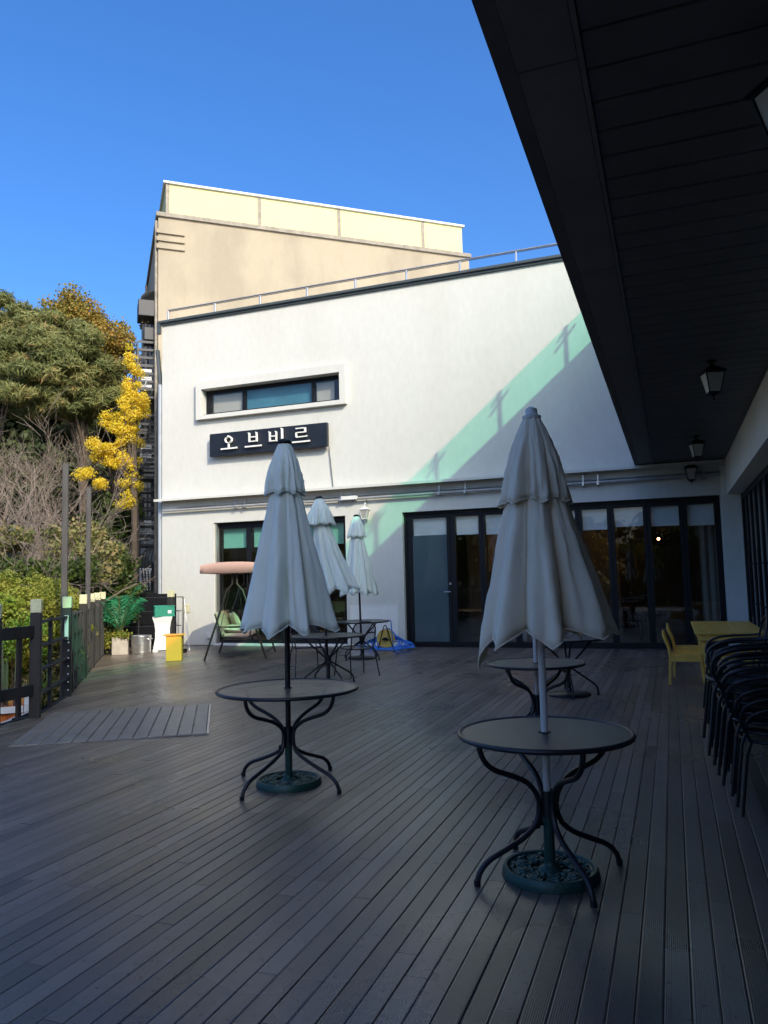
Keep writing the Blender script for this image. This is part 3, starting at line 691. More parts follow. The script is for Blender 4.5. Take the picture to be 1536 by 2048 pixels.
# ------------------------------------------------------------- tan building
tb = empty('tan_building', (-15.4, 20.5, -2.6), 0, 'tall tan rendered building with a cream panelled rooftop band', 'building')
TD = Vector((.76, .65, 0)).normalized(); TN = Vector((-TD.y, TD.x, 0))     # along the front, and away to the back
T0 = Vector((-15.36, 20.48, 0)); TL = 11.45; TW = 12.0; TZ = 13.72
def tp(u, v, z): return T0 + TD * u + TN * v + Vector((0, 0, z))
def tbox(mb, u0, u1, v0, v1, z0, z1, mi=0): mb.obox((tp((u0 + u1) / 2, (v0 + v1) / 2, (z0 + z1) / 2)), TD, TN, (0, 0, 1), (u1 - u0) / 2, (v1 - v0) / 2, (z1 - z0) / 2, mi)
mb = MB(); tbox(mb, 0, TL, 0, TW, -3, TZ); wbuild(mb, 'wall', M['tan'], tb, smooth=False)
mb = MB(); tbox(mb, -.07, TL + .07, -.08, TW + .05, TZ + .002, TZ + .14); wbuild(mb, 'coping', M['tangrey'], tb, smooth=False)
mb = MB(); tbox(mb, .25, TL - .20, .12, TW - .3, TZ + .142, TZ + 1.24); ub = wbuild(mb, 'parapet_band', M['cream'], tb, smooth=False)
mb = MB(); tbox(mb, .17, TL - .12, .04, TW - .2, TZ + 1.243, TZ + 1.31); wbuild(mb, 'band_coping', M['acwhite'], tb, smooth=False)
for u in (.25, 3.35, 6.25, 9.55):
    mb = MB(); tbox(mb, u, u + .035, .10, .117, TZ + .16, TZ + 1.22); tbox(mb, u + .085, u + .12, .10, .117, TZ + .16, TZ + 1.22); tbox(mb, u + .035, u + .085, .105, .117, TZ + .16, TZ + 1.22); wbuild(mb, 'panel_joint', M['tangrey'], tb, smooth=False)
for z in (12.62, 12.88, 13.14):
    mb = MB(); tbox(mb, -.06, .85, -.07, -.003, z, z + .14); wbuild(mb, 'moulding', M['tan'], tb, smooth=False)
mb = MB(); c = tp(6.1, -.08, 11.55); mb.lathe([(.0, -.07), (.06, -.05), (.07, 0), (.05, .05), (0, .07)], c, 12); wbuild(mb, 'vent_cap', M['brown_metal'], tb)
mb = MB(); c = tp(6.9, -.25, 11.1); mb.tube([tp(7.0, -.002, 11.1), tp(7.0, -.3, 11.1), tp(6.6, -.5, 11.06)], .07, 10); wbuild(mb, 'vent_pipe', M['tan'], tb)
# windows on the side wall (seen edge on)
for z in (1.0, 4.0, 7.0, 10.0):
    for v in (2.0, 5.5, 9):
        mb = MB(); tbox(mb, -.04, -.003, v, v + 1.4, z, z + 1.3); wbuild(mb, 'window', M['black'], tb, smooth=False)
# condenser units and their racks on the side wall
def ac_unit(label, v, z, w=.85, h=.62, d=.34, u=-.35):
    c = tp(u, v, z); o = empty('air_conditioner', c, math.atan2(TN.y, TN.x), label, 'air conditioner', 'condenser units on the side of the tan building')
    mb = MB(); mb.box((-w / 2, -d / 2, 0), (w / 2, d / 2, h), 0, .015); mb.build('casing', M['acwhite'], o, smooth=False)
    mb = MB()
    for s in (-1, 1):
        for r in (.08, .15, .22): mb.tube([(w * .12 + r * math.cos(t * PI / 8), s * (d / 2 + .012), h / 2 + r * math.sin(t * PI / 8)) for t in range(16)], .007, 5, closed=True)
        for t in range(8): mb.bar((w * .12, s * (d / 2 + .012), h / 2), (w * .12 + .23 * math.cos(t * PI / 4), s * (d / 2 + .012), h / 2 + .23 * math.sin(t * PI / 4)), .008)
    mb.build('fan_grille', M['black'], o)
    mb = MB(); x = -w / 2 - .012
    for k in range(7): mb.box((x, -d / 2 + .03, .08 + k * .07), (x + .01, d / 2 - .03, .10 + k * .07))
    mb.build('side_louvre', M['rackm'], o, smooth=False)
    mb = MB(); mb.tube(smooth_path([(-w / 2, 0, .3), (-w / 2 - .12, .02, .12), (-w / 2 - .05, .1, -.08), (-.1, .2, -.10)], 4), .018, 6); mb.build('hose', M['pipe'], o)
    return o
def rack(label, v, z0, z1, nbar, u1=-.02, u0=-.62, w=.95):
    c = tp(0, v, 0); o = empty('equipment_rack', tp(0, v, z0), math.atan2(TD.y, TD.x), label, 'rack', 'steel racks on the side of the tan building')
    mb = MB(); H = z1 - z0
    for uu in (u0, u1):
        for vv in (-w / 2, w / 2): mb.box((uu - .02, vv - .02, 0), (uu + .02, vv + .02, H))
    mb.build('frame', M['rackm'], o, smooth=False)
    for k in range(nbar):
        z = k * H / max(1, nbar - 1)
        mb = MB()
        mb.box((u0, -w / 2 - .03, z - .03), (u1, -w / 2 - .021, z + .05)); mb.box((u0, w / 2 + .021, z - .03), (u1, w / 2 + .03, z + .05)); mb.box((u0 - .03, -w / 2, z - .03), (u0 - .021, w / 2, z + .05))
        mb.build('slat', M['rackm'], o, smooth=False)
    mb = MB(); mb.box((u0, -w / 2, -.03), (u1, w / 2, -.005)); mb.build('shelf', M['rackm'], o, smooth=False)
    return o
rack('slatted black rack just below roof level of the white building', .8, 7.65, 9.5, 8)
rack('slatted black rack half way up the tan building beside the ginkgo', .8, 5.0, 7.05, 8)
rack('slatted black rack holding condenser with looped hose, lower half of wall', .8, 2.8, 4.6, 7)
ac_unit('condenser in the highest rack on the tan building side', .8, 8.0)
ac_unit('condenser in the middle rack on the tan building side', .8, 5.5)
ac_unit('condenser in the lower rack with looped hose', .8, 3.0)
ac_unit('pale condenser low on the tan building above the black railing', .75, 1.35, .9, .72, .36)
ac_unit('pale condenser furthest out, low on the tan building', 1.4, 1.35, .8, .58, .34, -1.1)
o = empty('window_awning', tp(0, .6, 10.35), math.atan2(TD.y, TD.x), 'small dark arched awning box high on the tan building side', 'awning')
mb = MB(); mb.box((-.62, -.45, 0), (-.02, .45, .55), 0, .02); mb.build('box', M['rackm'], o, smooth=False)
mb = MB(); P = [(-.55 + .5 * (1 - math.cos(t * PI / 12)) if 0 else -.05 - .5 * math.cos(t * PI / 12), .55 + .32 * math.sin(t * PI / 12)) for t in range(7)]
for (a, b), (c, d) in zip(P[:-1], P[1:]): mb.face([(a, -.45, b), (c, -.45, d), (c, .45, d), (a, .45, b)])
mb.build('hood', M['acwhite'], o)
o = empty('balcony_planter', tp(0, .7, 9.6), math.atan2(TD.y, TD.x), 'dark balcony box with a few leggy plants below the awning', 'planter')
mb = MB(); mb.box((-.42, -.4, 0), (-.02, .4, .42), 0, .01); mb.build('box', M['rackm'], o, smooth=False)
mb = MB()
for k in range(40):
    x, y, z = rnd.uniform(-.6, -.05), rnd.uniform(-.4, .4), rnd.uniform(.42, .85); s = rnd.uniform(.03, .06); a = rnd.uniform(0, 6)
    mb.face([(x, y, z), (x + s * math.cos(a), y + s * math.sin(a), z + .01), (x + s * math.cos(a), y + s * math.sin(a), z + s), (x, y, z + s)])
for k in range(8): mb.tube([(-.2 + k * .02, 0, .4), (rnd.uniform(-.6, -.05), rnd.uniform(-.3, .3), .8)], .006, 4)
mb.build('plant', M['bark'], o, smooth=False)
mb = MB()
for k in range(5): mb.tube(smooth_path([tp(-.1 - .08 * k, .3 + .1 * k, -2.6), tp(-.12 - .07 * k, .3, 1.0), tp(-.08 - .10 * k, .35, 2.4), tp(-.06, .4, 2.9)], 4), .025, 6)
tag(mb.build('cable_bundle', M['rackm']), 'bundle of dark vertical cables on the side wall above the condensers', 'cables')
mb = MB(); c = tp(-.05, .15, 4)
for u, v in ((-.06, .1), (-.08, 6)): mb.tube([tp(u, v, -2.6), tp(u, v, 13.6)], .05, 8)
tag(mb.build('drain_pipe', M['tangrey']), 'drain pipe up the corner of the tan building', 'pipe')
# ================================================================== FENCE, POLES
FB = (2.05 * 0, 0)
posts = [(-7.22, 7.28), (-8.13, 8.77), (-9.50, 10.62), (-10.45, 11.90), (-11.35, 13.10), (-12.15, 14.20)]
fn = empty('deck_fence', (-9.5, 10.6, 0), 0, 'dark timber fence with pale post caps along the left edge of the deck', 'fence')
def fbuild(mb, name, m, parent=None, **k): return wbuild(mb, name, m, parent or fn, **k)
def fpost(x, y, ang, par=fn, h=1.24, w=.062):
    ax = Vector((math.cos(ang), math.sin(ang), 0)); ay = Vector((-ax.y, ax.x, 0))
    mb = MB(); mb.obox((x, y, h / 2 - .1), ax, ay, (0, 0, 1), w, w, h / 2 + .1, 0, .006); p = fbuild(mb, 'post', M['fence'], par, smooth=False)
    mb = MB(); mb.obox((x, y, h + .082), ax, ay, (0, 0, 1), w * .98, w * .98, .08, 0, .006); fbuild(mb, 'post_cap', M['cap'], p, smooth=False)
FA = math.atan2(1.28, -.95)
for (x, y) in posts: fpost(x, y, FA)
for i in range(len(posts) - 1):
    p, q = Vector((*posts[i], 0)), Vector((*posts[i + 1], 0)); d = (q - p).normalized(); nn = Vector((d.y, -d.x, 0))
    for z in (.25, .54, .83, 1.12):
        mb = MB(); mb.bar(p + d * .065 + Vector((0, 0, z)), q - d * .065 + Vector((0, 0, z)), .07, .028); fbuild(mb, 'rail', M['fence'], smooth=False)
    L = (q - p).length
    if i == 0:
        m = p + d * (L * .42); mb = MB(); mb.obox(m + Vector((0, 0, .53)), d, nn, (0, 0, 1), .035, .02, .62); fbuild(mb, 'baluster', M['fence'], smooth=False)
    else:
        nf = 4 if i == 1 else 3
        for k in range(nf):
            m = p + d * (L * (k + .7) / (nf + .4)) + nn * -.05
            mb = MB(); mb.obox(m + Vector((0, 0, .58)) + nn * .02, d, nn, (0, 0, 1), .05, .085, .56); fbuild(mb, 'baluster', M['fencegrey'], smooth=False)
gl = empty('gate_railing', (-7.2, 5.0, 0), 0, 'black railing at the near left edge of the deck beside the first fence post', 'railing')
for x, y in ((-7.16, 6.62), (-7.16, 4.7), (-7.16, 2.7)):
    fpost(x, y, FA if y > 6 else 0, gl, h=1.21)
pp = [(-7.22, 7.28), (-7.16, 6.62), (-7.16, 4.7), (-7.16, 2.7)]
for (a, b), (c, d_) in zip(pp[:-1], pp[1:]):
    p, q = Vector((a, b, 0)), Vector((c, d_, 0)); d = (q - p).normalized()
    for z, h in ((1.02, .14), (.33, .13)):
        mb = MB(); mb.bar(p + d * .063 + Vector((0, 0, z)), q - d * .063 + Vector((0, 0, z)), .05, h); fbuild(mb, 'rail', M['fence'], gl, smooth=False)
    k = .28
    while k < (q - p).length - .1:
        m = p + d * k; mb = MB(); mb.box((m.x - .02, m.y - .025, .05), (m.x + .02, m.y + .025, .95)); fbuild(mb, 'baluster', M['fence'], gl, smooth=False); k += .33
def pole(x, y, label, h=3.36, lean=(0, 0)):
    mb = MB(); mb.bar((0, 0, -1.5), (lean[0], lean[1], h), .085, .085, up=(0, 1, 0), bev=.006)
    o = mb.build('timber_pole', M['polemat'], smooth=False); o.location = (x, y, 0); o.rotation_euler.z = FA
    tag(o, label, 'pole', 'tall poles behind the fence')
pole(-8.33, 8.92, 'tall weathered pole behind the second fence post, the nearer of the two')
pole(-10.05, 11.35, 'tall weathered pole behind the fence, the farther and thinner looking one')
# sticker/notice strip on post
mb = MB(); mb.box((0, 0, 0), (.055, .004, .34)); o = mb.build('post_notice', M['white'], smooth=False); o.location = (-8.075, 8.66, .80); o.rotation_euler.z = .3
tag(o, 'narrow white notice strip fixed to the second fence post', 'notice')
# string of small lamps down the post
o = empty('light_string', (-8.03, 8.70, .1), 0, 'string of tiny white bulbs hanging down the second fence post', 'lights')
mb = MB(); mb.tube([(0, 0, .75), (.01, 0, .4), (0, 0, 0)], .004, 5); mb.build('wire', M['black'], o)
for k in range(7):
    mb = MB(); mb.lathe([(.004, -.012), (.012, 0), (.004, .012)], (.0, -.01, k * .11), 8); mb.build('bulb', M['plasticw'], o)
# free post beside the wall
wp = empty('wall_post', (-10.96, 15.10, 0), 0, 'dark fence post with a pale cap standing by the white wall corner', 'post')
mb = MB(); mb.box((-.062, -.062, 0), (.062, .062, 1.24), 0, .006); mb.build('post', M['fencegrey'], wp, smooth=False)
mb = MB(); mb.box((-.061, -.061, 1.242), (.061, .061, 1.40), 0, .006); mb.build('post_cap', M['cap'], wp, smooth=False)
# black thin railing at the far left corner
br = empty('back_railing', (-12.3, 15.2, 0), 0, 'thin black metal railing in shade behind the potted palm', 'railing')
P0, P1 = Vector((-13.6, 15.6, 0)), Vector((-11.4, 16.2, 0))
for z in (.15, .50, .86, 1.20):
    mb = MB(); mb.tube([P0 - br.location + Vector((0, 0, z)), P1 - br.location + Vector((0, 0, z + .02))], .012, 6); mb.build('rail', M['rackm'], br)
for t in (0, .5, 1):
    p = P0.lerp(P1, t) - br.location; mb = MB(); mb.tube([p, p + Vector((0, 0, 1.22))], .014, 6); mb.build('post', M['rackm'], br)
mb = MB(); mb.obox((P0 + P1) / 2 + Vector((-.1, .5, .1)), (P1 - P0), (-.27, .96, 0), (0, 0, 1), 1.4, .03, 1.2)  # black sheet stands in for the shade behind the railing
tag(mb.build('dark_backdrop', M['black'], smooth=False), 'black screen sheet standing for the shade behind the thin railing', 'backdrop')
# orange corrugated shed below
oc = empty('orange_shed', (-11.25, 7.15, -1.86), math.radians(45), 'orange corrugated shed roof glimpsed below the deck railing', 'shed')
mb = MB(); n = 60
for k in range(n):
    a, b = -2.6 + k * .09, -2.6 + (k + 1) * .09; za = .03 * (k % 2); zb = .03 * ((k + 1) % 2)
    mb.face([(a, -1.2 - za, -.8), (b, -1.2 - zb, -.8), (b, -1.2 - zb, 1.75), (a, -1.2 - za, 1.75)])
    mb.face([(a, -1.2, 1.75 + za), (b, -1.2, 1.75 + zb), (b, 1.3, 1.66 + zb), (a, 1.3, 1.66 + za)])
mb.build('cladding', M['orange'], oc, smooth=False)
mb = MB(); mb.box((2.81, -1.3, -.8), (2.95, 1.3, 1.83)); mb.box((-2.6, -1.28, 1.72), (2.8, -1.22, 1.80)); mb.build('trim', M['white'], oc, smooth=False)
mb = MB(); mb.tube([(-2.6, -1.45, -.3), (2.9, -1.45, 1.75)], .018, 8); mb.build('handrail', M['pipe'], oc)

# ================================================================== TABLES
def curvy_leg(ang, R0):
    k = R0 / .445
    prof = [(.375 * k, .705), (.372 * k, .66), (.345 * k, .60), (.29 * k, .555), (.20 * k, .52), (.12 * k, .482), (.072, .43), (.052, .38), (.050, .34), (.058, .30), (.085, .25), (.15 * k, .20), (.25 * k, .155), (.34 * k, .115), (.395 * k, .06), (.41 * k, .0)]
    c, s = math.cos(ang), math.sin(ang)
    mb = MB(); mb.tube(smooth_path([(r * c, r * s, z) for r, z in prof], 3), .0145, 10)
    mb.lathe([(.017, 0), (.018, .03)], (prof[-1][0] * c, prof[-1][0] * s, .0), 10)
    return mb
def straight_leg(ang, R0):
    c, s = math.cos(ang), math.sin(ang); mb = MB()
    mb.tube([(R0 * .72 * c, R0 * .72 * s, .695), (.045 * c, .045 * s, .40), (.045 * c, .045 * s, .34), (R0 * .72 * c, R0 * .72 * s, .14), (R0 * .80 * c, R0 * .80 * s, .09), (R0 * .82 * c, R0 * .82 * s, 0)], .013, 8)
    mb.lathe([(.02, 0), (.02, .018)], (R0 * .82 * c, R0 * .82 * s, 0), 8)
    return mb
def make_table(loc, R0, style, top, rz, label, group='round patio tables'):
    t = empty('patio_table', (*loc, 0), rz, label, 'table', group)
    mb = MB(); n = 72; r1 = R0 - .012; z = .724
    # sheet with a central umbrella hole
    rr_ = (.026, .12, r1)
    for a, b in zip(rr_[:-1], rr_[1:]):
        za = z + (.004 if a < .1 else 0)
        for j in range(n):
            t0, t1 = 2 * PI * j / n, 2 * PI * (j + 1) / n
            mb.face([(a * math.cos(t0), a * math.sin(t0), z), (b * math.cos(t0), b * math.sin(t0), z), (b * math.cos(t1), b * math.sin(t1), z), (a * math.cos(t1), a * math.sin(t1), z)])
    if top is not M['meshtop']:
        for j in range(n):
            t0, t1 = 2 * PI * j / n, 2 * PI * (j + 1) / n
            mb.face([(.026 * math.cos(t1), .026 * math.sin(t1), z - .004), (r1 * math.cos(t1), r1 * math.sin(t1), z - .004), (r1 * math.cos(t0), r1 * math.sin(t0), z - .004), (.026 * math.cos(t0), .026 * math.sin(t0), z - .004)])
    mb.build('tabletop', top, t, smooth=False)
    mb = MB(); mb.tube([(R0 * math.cos(2 * PI * j / 72), R0 * math.sin(2 * PI * j / 72), z - .006) for j in range(72)], .0135, 8, closed=True); mb.build('rim', M['blackmetal'], t)
    mb = MB(); mb.tube([(.030 * math.cos(2 * PI * j / 20), .030 * math.sin(2 * PI * j / 20), z + .002) for j in range(20)], .004, 6, closed=True); mb.build('umbrella_grommet', M['blackmetal'], t)
    f = curvy_leg if style == 'curvy' else straight_leg
    for k in range(4): f(PI / 4 + k * PI / 2, R0).build('leg', M['blackmetal'], t)
    mb = MB(); mb.tube([(0, 0, .30), (0, 0, .43)], .036, 14, caps=False); mb.tube([(0, 0, .302), (0, 0, .428)], .030, 14, caps=False); mb.build('hub', M['blackmetal'], t)
    mb = MB(); mb.tube([(R0 * .80 * math.cos(2 * PI * j / 48), R0 * .80 * math.sin(2 * PI * j / 48), .704) for j in range(48)], .009, 6, closed=True); mb.build('under_ring', M['blackmetal'], t)
    return t
D2 = math.radians
make_table((-.672, 4.15), .445, 'curvy', M['tabletop'], D2(-8), 'solid topped round table in front, pierced by the white umbrella pole')
make_table((-2.83, 5.38), .535, 'curvy', M['meshtop'], D2(30), 'large mesh topped round table on the left with the dark umbrella pole')
make_table((-1.25, 7.36), .446, 'curvy', M['tabletop'], D2(15), 'dark round table partly hidden behind the front white umbrella pole')
make_table((-1.32, 10.22), .45, 'straight', M['tabletop'], D2(-30), 'small distant round table on straight legs near the folding doors')
make_table((-4.87, 10.55), .535, 'straight', M['meshtop'], D2(8), 'round table on splayed straight legs right behind the large mesh table')
make_table((-5.77, 14.08), .545, 'straight', M['meshtop'], D2(25), 'farthest round table with blue hose hanging from its edge')

# ================================================================== UMBRELLA BASES
def ornate_base(loc, label, h=.36):
    b = empty('umbrella_base', (*loc, 0), rnd.uniform(0, 1), label, 'umbrella base', 'umbrella bases')
    mb = MB(); mb.lathe([(.215, .035), (.222, .048), (.236, .05), (.245, .035), (.25, .012), (.25, 0), (.20, 0), (.205, .03), (.215, .035)], n=64, cap=False); mb.build('rim', M['green_iron'], b)
    mb = MB()
    mb.lathe([(.075, .012), (.06, .035), (.034, .055), (.030, .07)], n=24)
    for k in range(9):     # roses
        a = 2 * PI * k / 9; cx, cy = .150 * math.cos(a), .150 * math.sin(a)
        for q, (r, z) in enumerate(((.040, .028), (.028, .036), (.016, .043))):
            m = 9 if q < 2 else 6
            mb.tube([(cx + r * (1 + .14 * math.sin(5 * t * 2 * PI / 20 + q)) * math.cos(t * 2 * PI / 20), cy + r * (1 + .14 * math.sin(5 * t * 2 * PI / 20 + q)) * math.sin(t * 2 * PI / 20), z) for t in range(20)], .0085 - q * .001, 6, closed=True)
        mb.lathe([(0, .05), (.008, .047), (.010, .036)], (cx, cy, 0), 8, cap=False)
        a2 = a + PI / 9     # leaves and scrolls between them
        for rr2, L in ((.105, .045), (.192, .035)):
            c2, s2 = math.cos(a2), math.sin(a2)
            for sg in (-1, 1):
                P = [(rr2 * c2 - sg * u * s2 * L, rr2 * s2 + sg * u * c2 * L, .026 + .012 * math.sin(PI * u)) for u in (0, .35, .7, 1.0)]
                mb.tube(P, [.006, .013, .011, .003], 6)
        mb.tube([(.06 * math.cos(a), .06 * math.sin(a), .02), (.115 * math.cos(a), .115 * math.sin(a), .022)], .010, 6)
        mb.tube([(.185 * math.cos(a), .185 * math.sin(a), .022), (.218 * math.cos(a), .218 * math.sin(a), .030)], .010, 6)
    mb.build('rose_lattice', M['green_iron'], b)
    mb = MB(); mb.lathe([(.028, .06), (.028, h), (.0285, h + .004), (.024, h + .004)], n=20); mb.build('stem', M['green_iron'], b)
    mb = MB(); mb.tube([(-.028, -.01, h * .72), (-.05, -.018, h * .72)], .008, 8); c = (-.062, -.022, h * .72)
    mb.lathe([(.004, -.02), (.020, -.016), (.022, 0), (.020, .016), (.004, .02)], c, 12); mb.build('knob', M['black'], b)
    return b
def disc_base(loc, label, R0=.25):
    b = empty('umbrella_base', (*loc, 0), 0, label, 'umbrella base', 'umbrella bases')
    mb = MB(); mb.lathe([(R0, 0), (R0, .018), (R0 * .93, .034), (R0 * .5, .052), (.05, .062), (.04, .09)], n=48); mb.build('disc', M['blackmetal'], b)
    mb = MB(); mb.lathe([(.029, .07), (.029, .36), (.022, .362)], n=16); mb.build('stem', M['blackmetal'], b)
    mb = MB(); mb.lathe([(.004, -.018), (.018, -.012), (.018, .012), (.004, .018)], (-.045, -.01, .3), 10); mb.build('knob', M['black'], b)
ornate_base((-.672, 4.15), 'ornate green cast iron base under the front white umbrella')
ornate_base((-2.83, 5.38), 'ornate green cast iron base under the large mesh table', h=.40)
disc_base((-1.25, 7.36), 'black disc base of the umbrella hidden behind the front one')
disc_base((-1.32, 10.22), 'flat black disc base under the small distant table', .27)
disc_base((-4.87, 10.55), 'black disc base under the table behind the mesh table')
disc_base((-5.77, 14.08), 'black disc base under the farthest round table', .28)

# ================================================================== CLOSED UMBRELLAS
def umb_surface(seed, ztop, zhem, rtop, rhem, ribs=8, nz=26, a0=.10, a1=.34, skew=.30, bulge=.0, droop=.09, phase=0, sx=(0, 0), amp=None, ovr={}):
    """gathered canopy: folds deepen towards the hem, rib tips hang lowest"""
    r_ = random.Random(seed); n = 20 * ribs
    ribr = [1 + r_.uniform(-.13, .13) for _ in range(ribs)]; ribd = [droop * r_.uniform(.6, 1.25) for _ in range(ribs)]
    for k, (a, b) in ovr.items(): ribr[k] = a; ribd[k] = b
    fold = [r_.uniform(.75, 1.25) for _ in range(ribs)]; sk = [r_.choice((-1, 1)) * r_.uniform(.5, 1.1) for _ in range(ribs)]
    V = []; F = []
    for i in range(nz + 1):
        t = i / nz
        base = rtop + (rhem - rtop) * (t ** 1.0) + bulge * math.sin(PI * t)
        for j in range(n):
            u = j / n * ribs; k = int(u) % ribs; f = u - int(u); k2 = (k + 1) % ribs
            w = 1 - abs(math.cos(PI * f)) ** .75         # 0 at a rib, 1 mid-panel
            rr = ribr[k] * (1 - f) + ribr[k2] * f
            am = (a0 + (a1 - a0) * t) * fold[k]
            r = base * (1 + (rr - 1) * t) * (1 - am * w ** .8 + .06 * math.sin(4 * PI * f) * t * fold[k])
            r += .003 * math.sin(17 * f + k * 2 + 5 * t) * t + .016 * t * mnoise.noise(Vector((6 * math.cos(2 * PI * u / ribs) + seed, 6 * math.sin(2 * PI * u / ribs), 5.0 * t))) + .007 * mnoise.noise(Vector((14 * math.cos(2 * PI * u / ribs), 14 * math.sin(2 * PI * u / ribs) + seed, 16 * t + u)))
            th = 2 * PI * (u / ribs) + phase + sk[k] * skew * w * (.35 + .65 * t) * 2 / ribs
            tip = (ribd[k] if f < .5 else ribd[k2]) * abs(1 - 2 * f) ** 1.25
            zz = ztop + (zhem - ztop) * t - tip * t ** 3
            V.append((r * math.cos(th) + sx[0] * t * t, r * math.sin(th) + sx[1] * t * t, zz))
    for i in range(nz):
        for j in range(n): F.append((i * n + j, (i + 1) * n + j, (i + 1) * n + (j + 1) % n, i * n + (j + 1) % n))
    return V, F
import mathutils.noise as mnoise
def cloth(name, V, F, m, parent, th=.003):
    me = bpy.data.meshes.new(name); me.from_pydata(V, [], F); me.materials.append(m); me.polygons.foreach_set('use_smooth', [True] * len(F)); me.set_sharp_from_angle(angle=math.radians(60))
    o = bpy.data.objects.new(name, me); COL.objects.link(o); o.parent = parent
    s = o.modifiers.new('s', 'SOLIDIFY'); s.thickness = th; s.offset = 0
    mb = MB(); mb.tube(V[-160:], .0042, 6, closed=True); mb.build('hem', m, o)
    return o
def make_umbrella(loc, label, top, tier, hem, fab, polem, rt, rh, seed, polr=.019, tierR=None, tilt=(0, 0), phase=0, sx=(0, 0), droop=.09, a1=.34, captype='black', ovr={}):
    u = empty('patio_umbrella', (*loc, 0), 0, label, 'umbrella', 'closed umbrellas standing through the tables')
    u.rotation_euler = (tilt[0], tilt[1], 0)
    mb = MB(); mb.tube([(0, 0, .02 if captype else 0), (0, 0, top - .03)], polr, 16); mb.build('pole', polem, u)
    V, F = umb_surface(seed, top - .10, hem, .045, rh, phase=phase, sx=sx, droop=droop, a1=a1, ovr=ovr); cloth('canopy', V, F, fab, u)
    # upper tier, slightly outside
    V, F = umb_surface(seed + 50, top - .035, tier, .042, tierR or rt, nz=14, a0=.08, a1=.24, skew=.25, phase=phase + .05, droop=.035, bulge=.022); o = cloth('vent_tier', V, F, fab, u)
    mb = MB()
    if captype == 'white': mb.lathe([(.05, top - .045), (.052, top - .03), (.035, top - .022), (.032, top + .002), (.03, top + .012), (.012, top + .022)], n=24); mb.build('finial', polem, u)
    else: mb.lathe([(.050, top - .05), (.060, top - .035), (.052, top - .018), (.030, top - .006)], n=24); mb.build('finial', M['black'], u)
    mb = MB()
    for k in range(8):
        a = 2 * PI * k / 8 + phase; mb.tube([(.03 * math.cos(a), .03 * math.sin(a), top - .1), (rh * .55 * math.cos(a) + sx[0] * .6, rh * .55 * math.sin(a) + sx[1] * .6, hem + .1)], .006, 5)
    mb.build('ribs', polem, u)
    mb = MB(); mb.lathe([(.034, 0), (.034, .06), (.026, .065)], (0, 0, hem + .25), 14); mb.build('runner', M['black'] if captype != 'white' else polem, u)
    return u
make_umbrella((-.672, 4.15), 'cream closed umbrella on a white pole, nearest on the right', 2.44, 1.955, 1.275, M['fabric'], M['whitemetal'], .195, .375, 11, polr=.019, captype='white', phase=.32, droop=.085, a1=.46, ovr={4: (.88, .22), 3: (.92, .04), 0: (1.08, .05)})
make_umbrella((-2.83, 5.38), 'shade-tinted pale closed umbrella on a dark pole, nearest on the left', 2.68, 2.25, 1.22, M['fabricb'], M['blackmetal'], .165, .36, 23, polr=.021, phase=.1, droop=.09, a1=.36)
make_umbrella((-1.25, 7.36), 'slim closed umbrella on a white pole, hidden behind the front cream one', 2.30, 1.95, 1.34, M['fabric'], M['whitemetal'], .13, .20, 31, polr=.017, captype='white', a1=.2, droop=.05)
make_umbrella((-4.87, 10.55), 'pale closed umbrella whose canopy sweeps to the right, second from the left', 2.83, 2.40, 1.42, M['fabricb'], M['blackmetal'], .24, .36, 47, polr=.022, tilt=(0, -.035), sx=(.20, .05), droop=.08, a1=.28, ovr={4: (.75, .05), 5: (.8, .05)})
make_umbrella((-5.77, 14.08), 'small looking closed umbrella beside the wall lantern, farthest away', 2.84, 2.40, 1.30, M['fabricb'], M['blackmetal'], .19, .37, 59, polr=.02, tilt=(0, -.02), droop=.08, a1=.28)

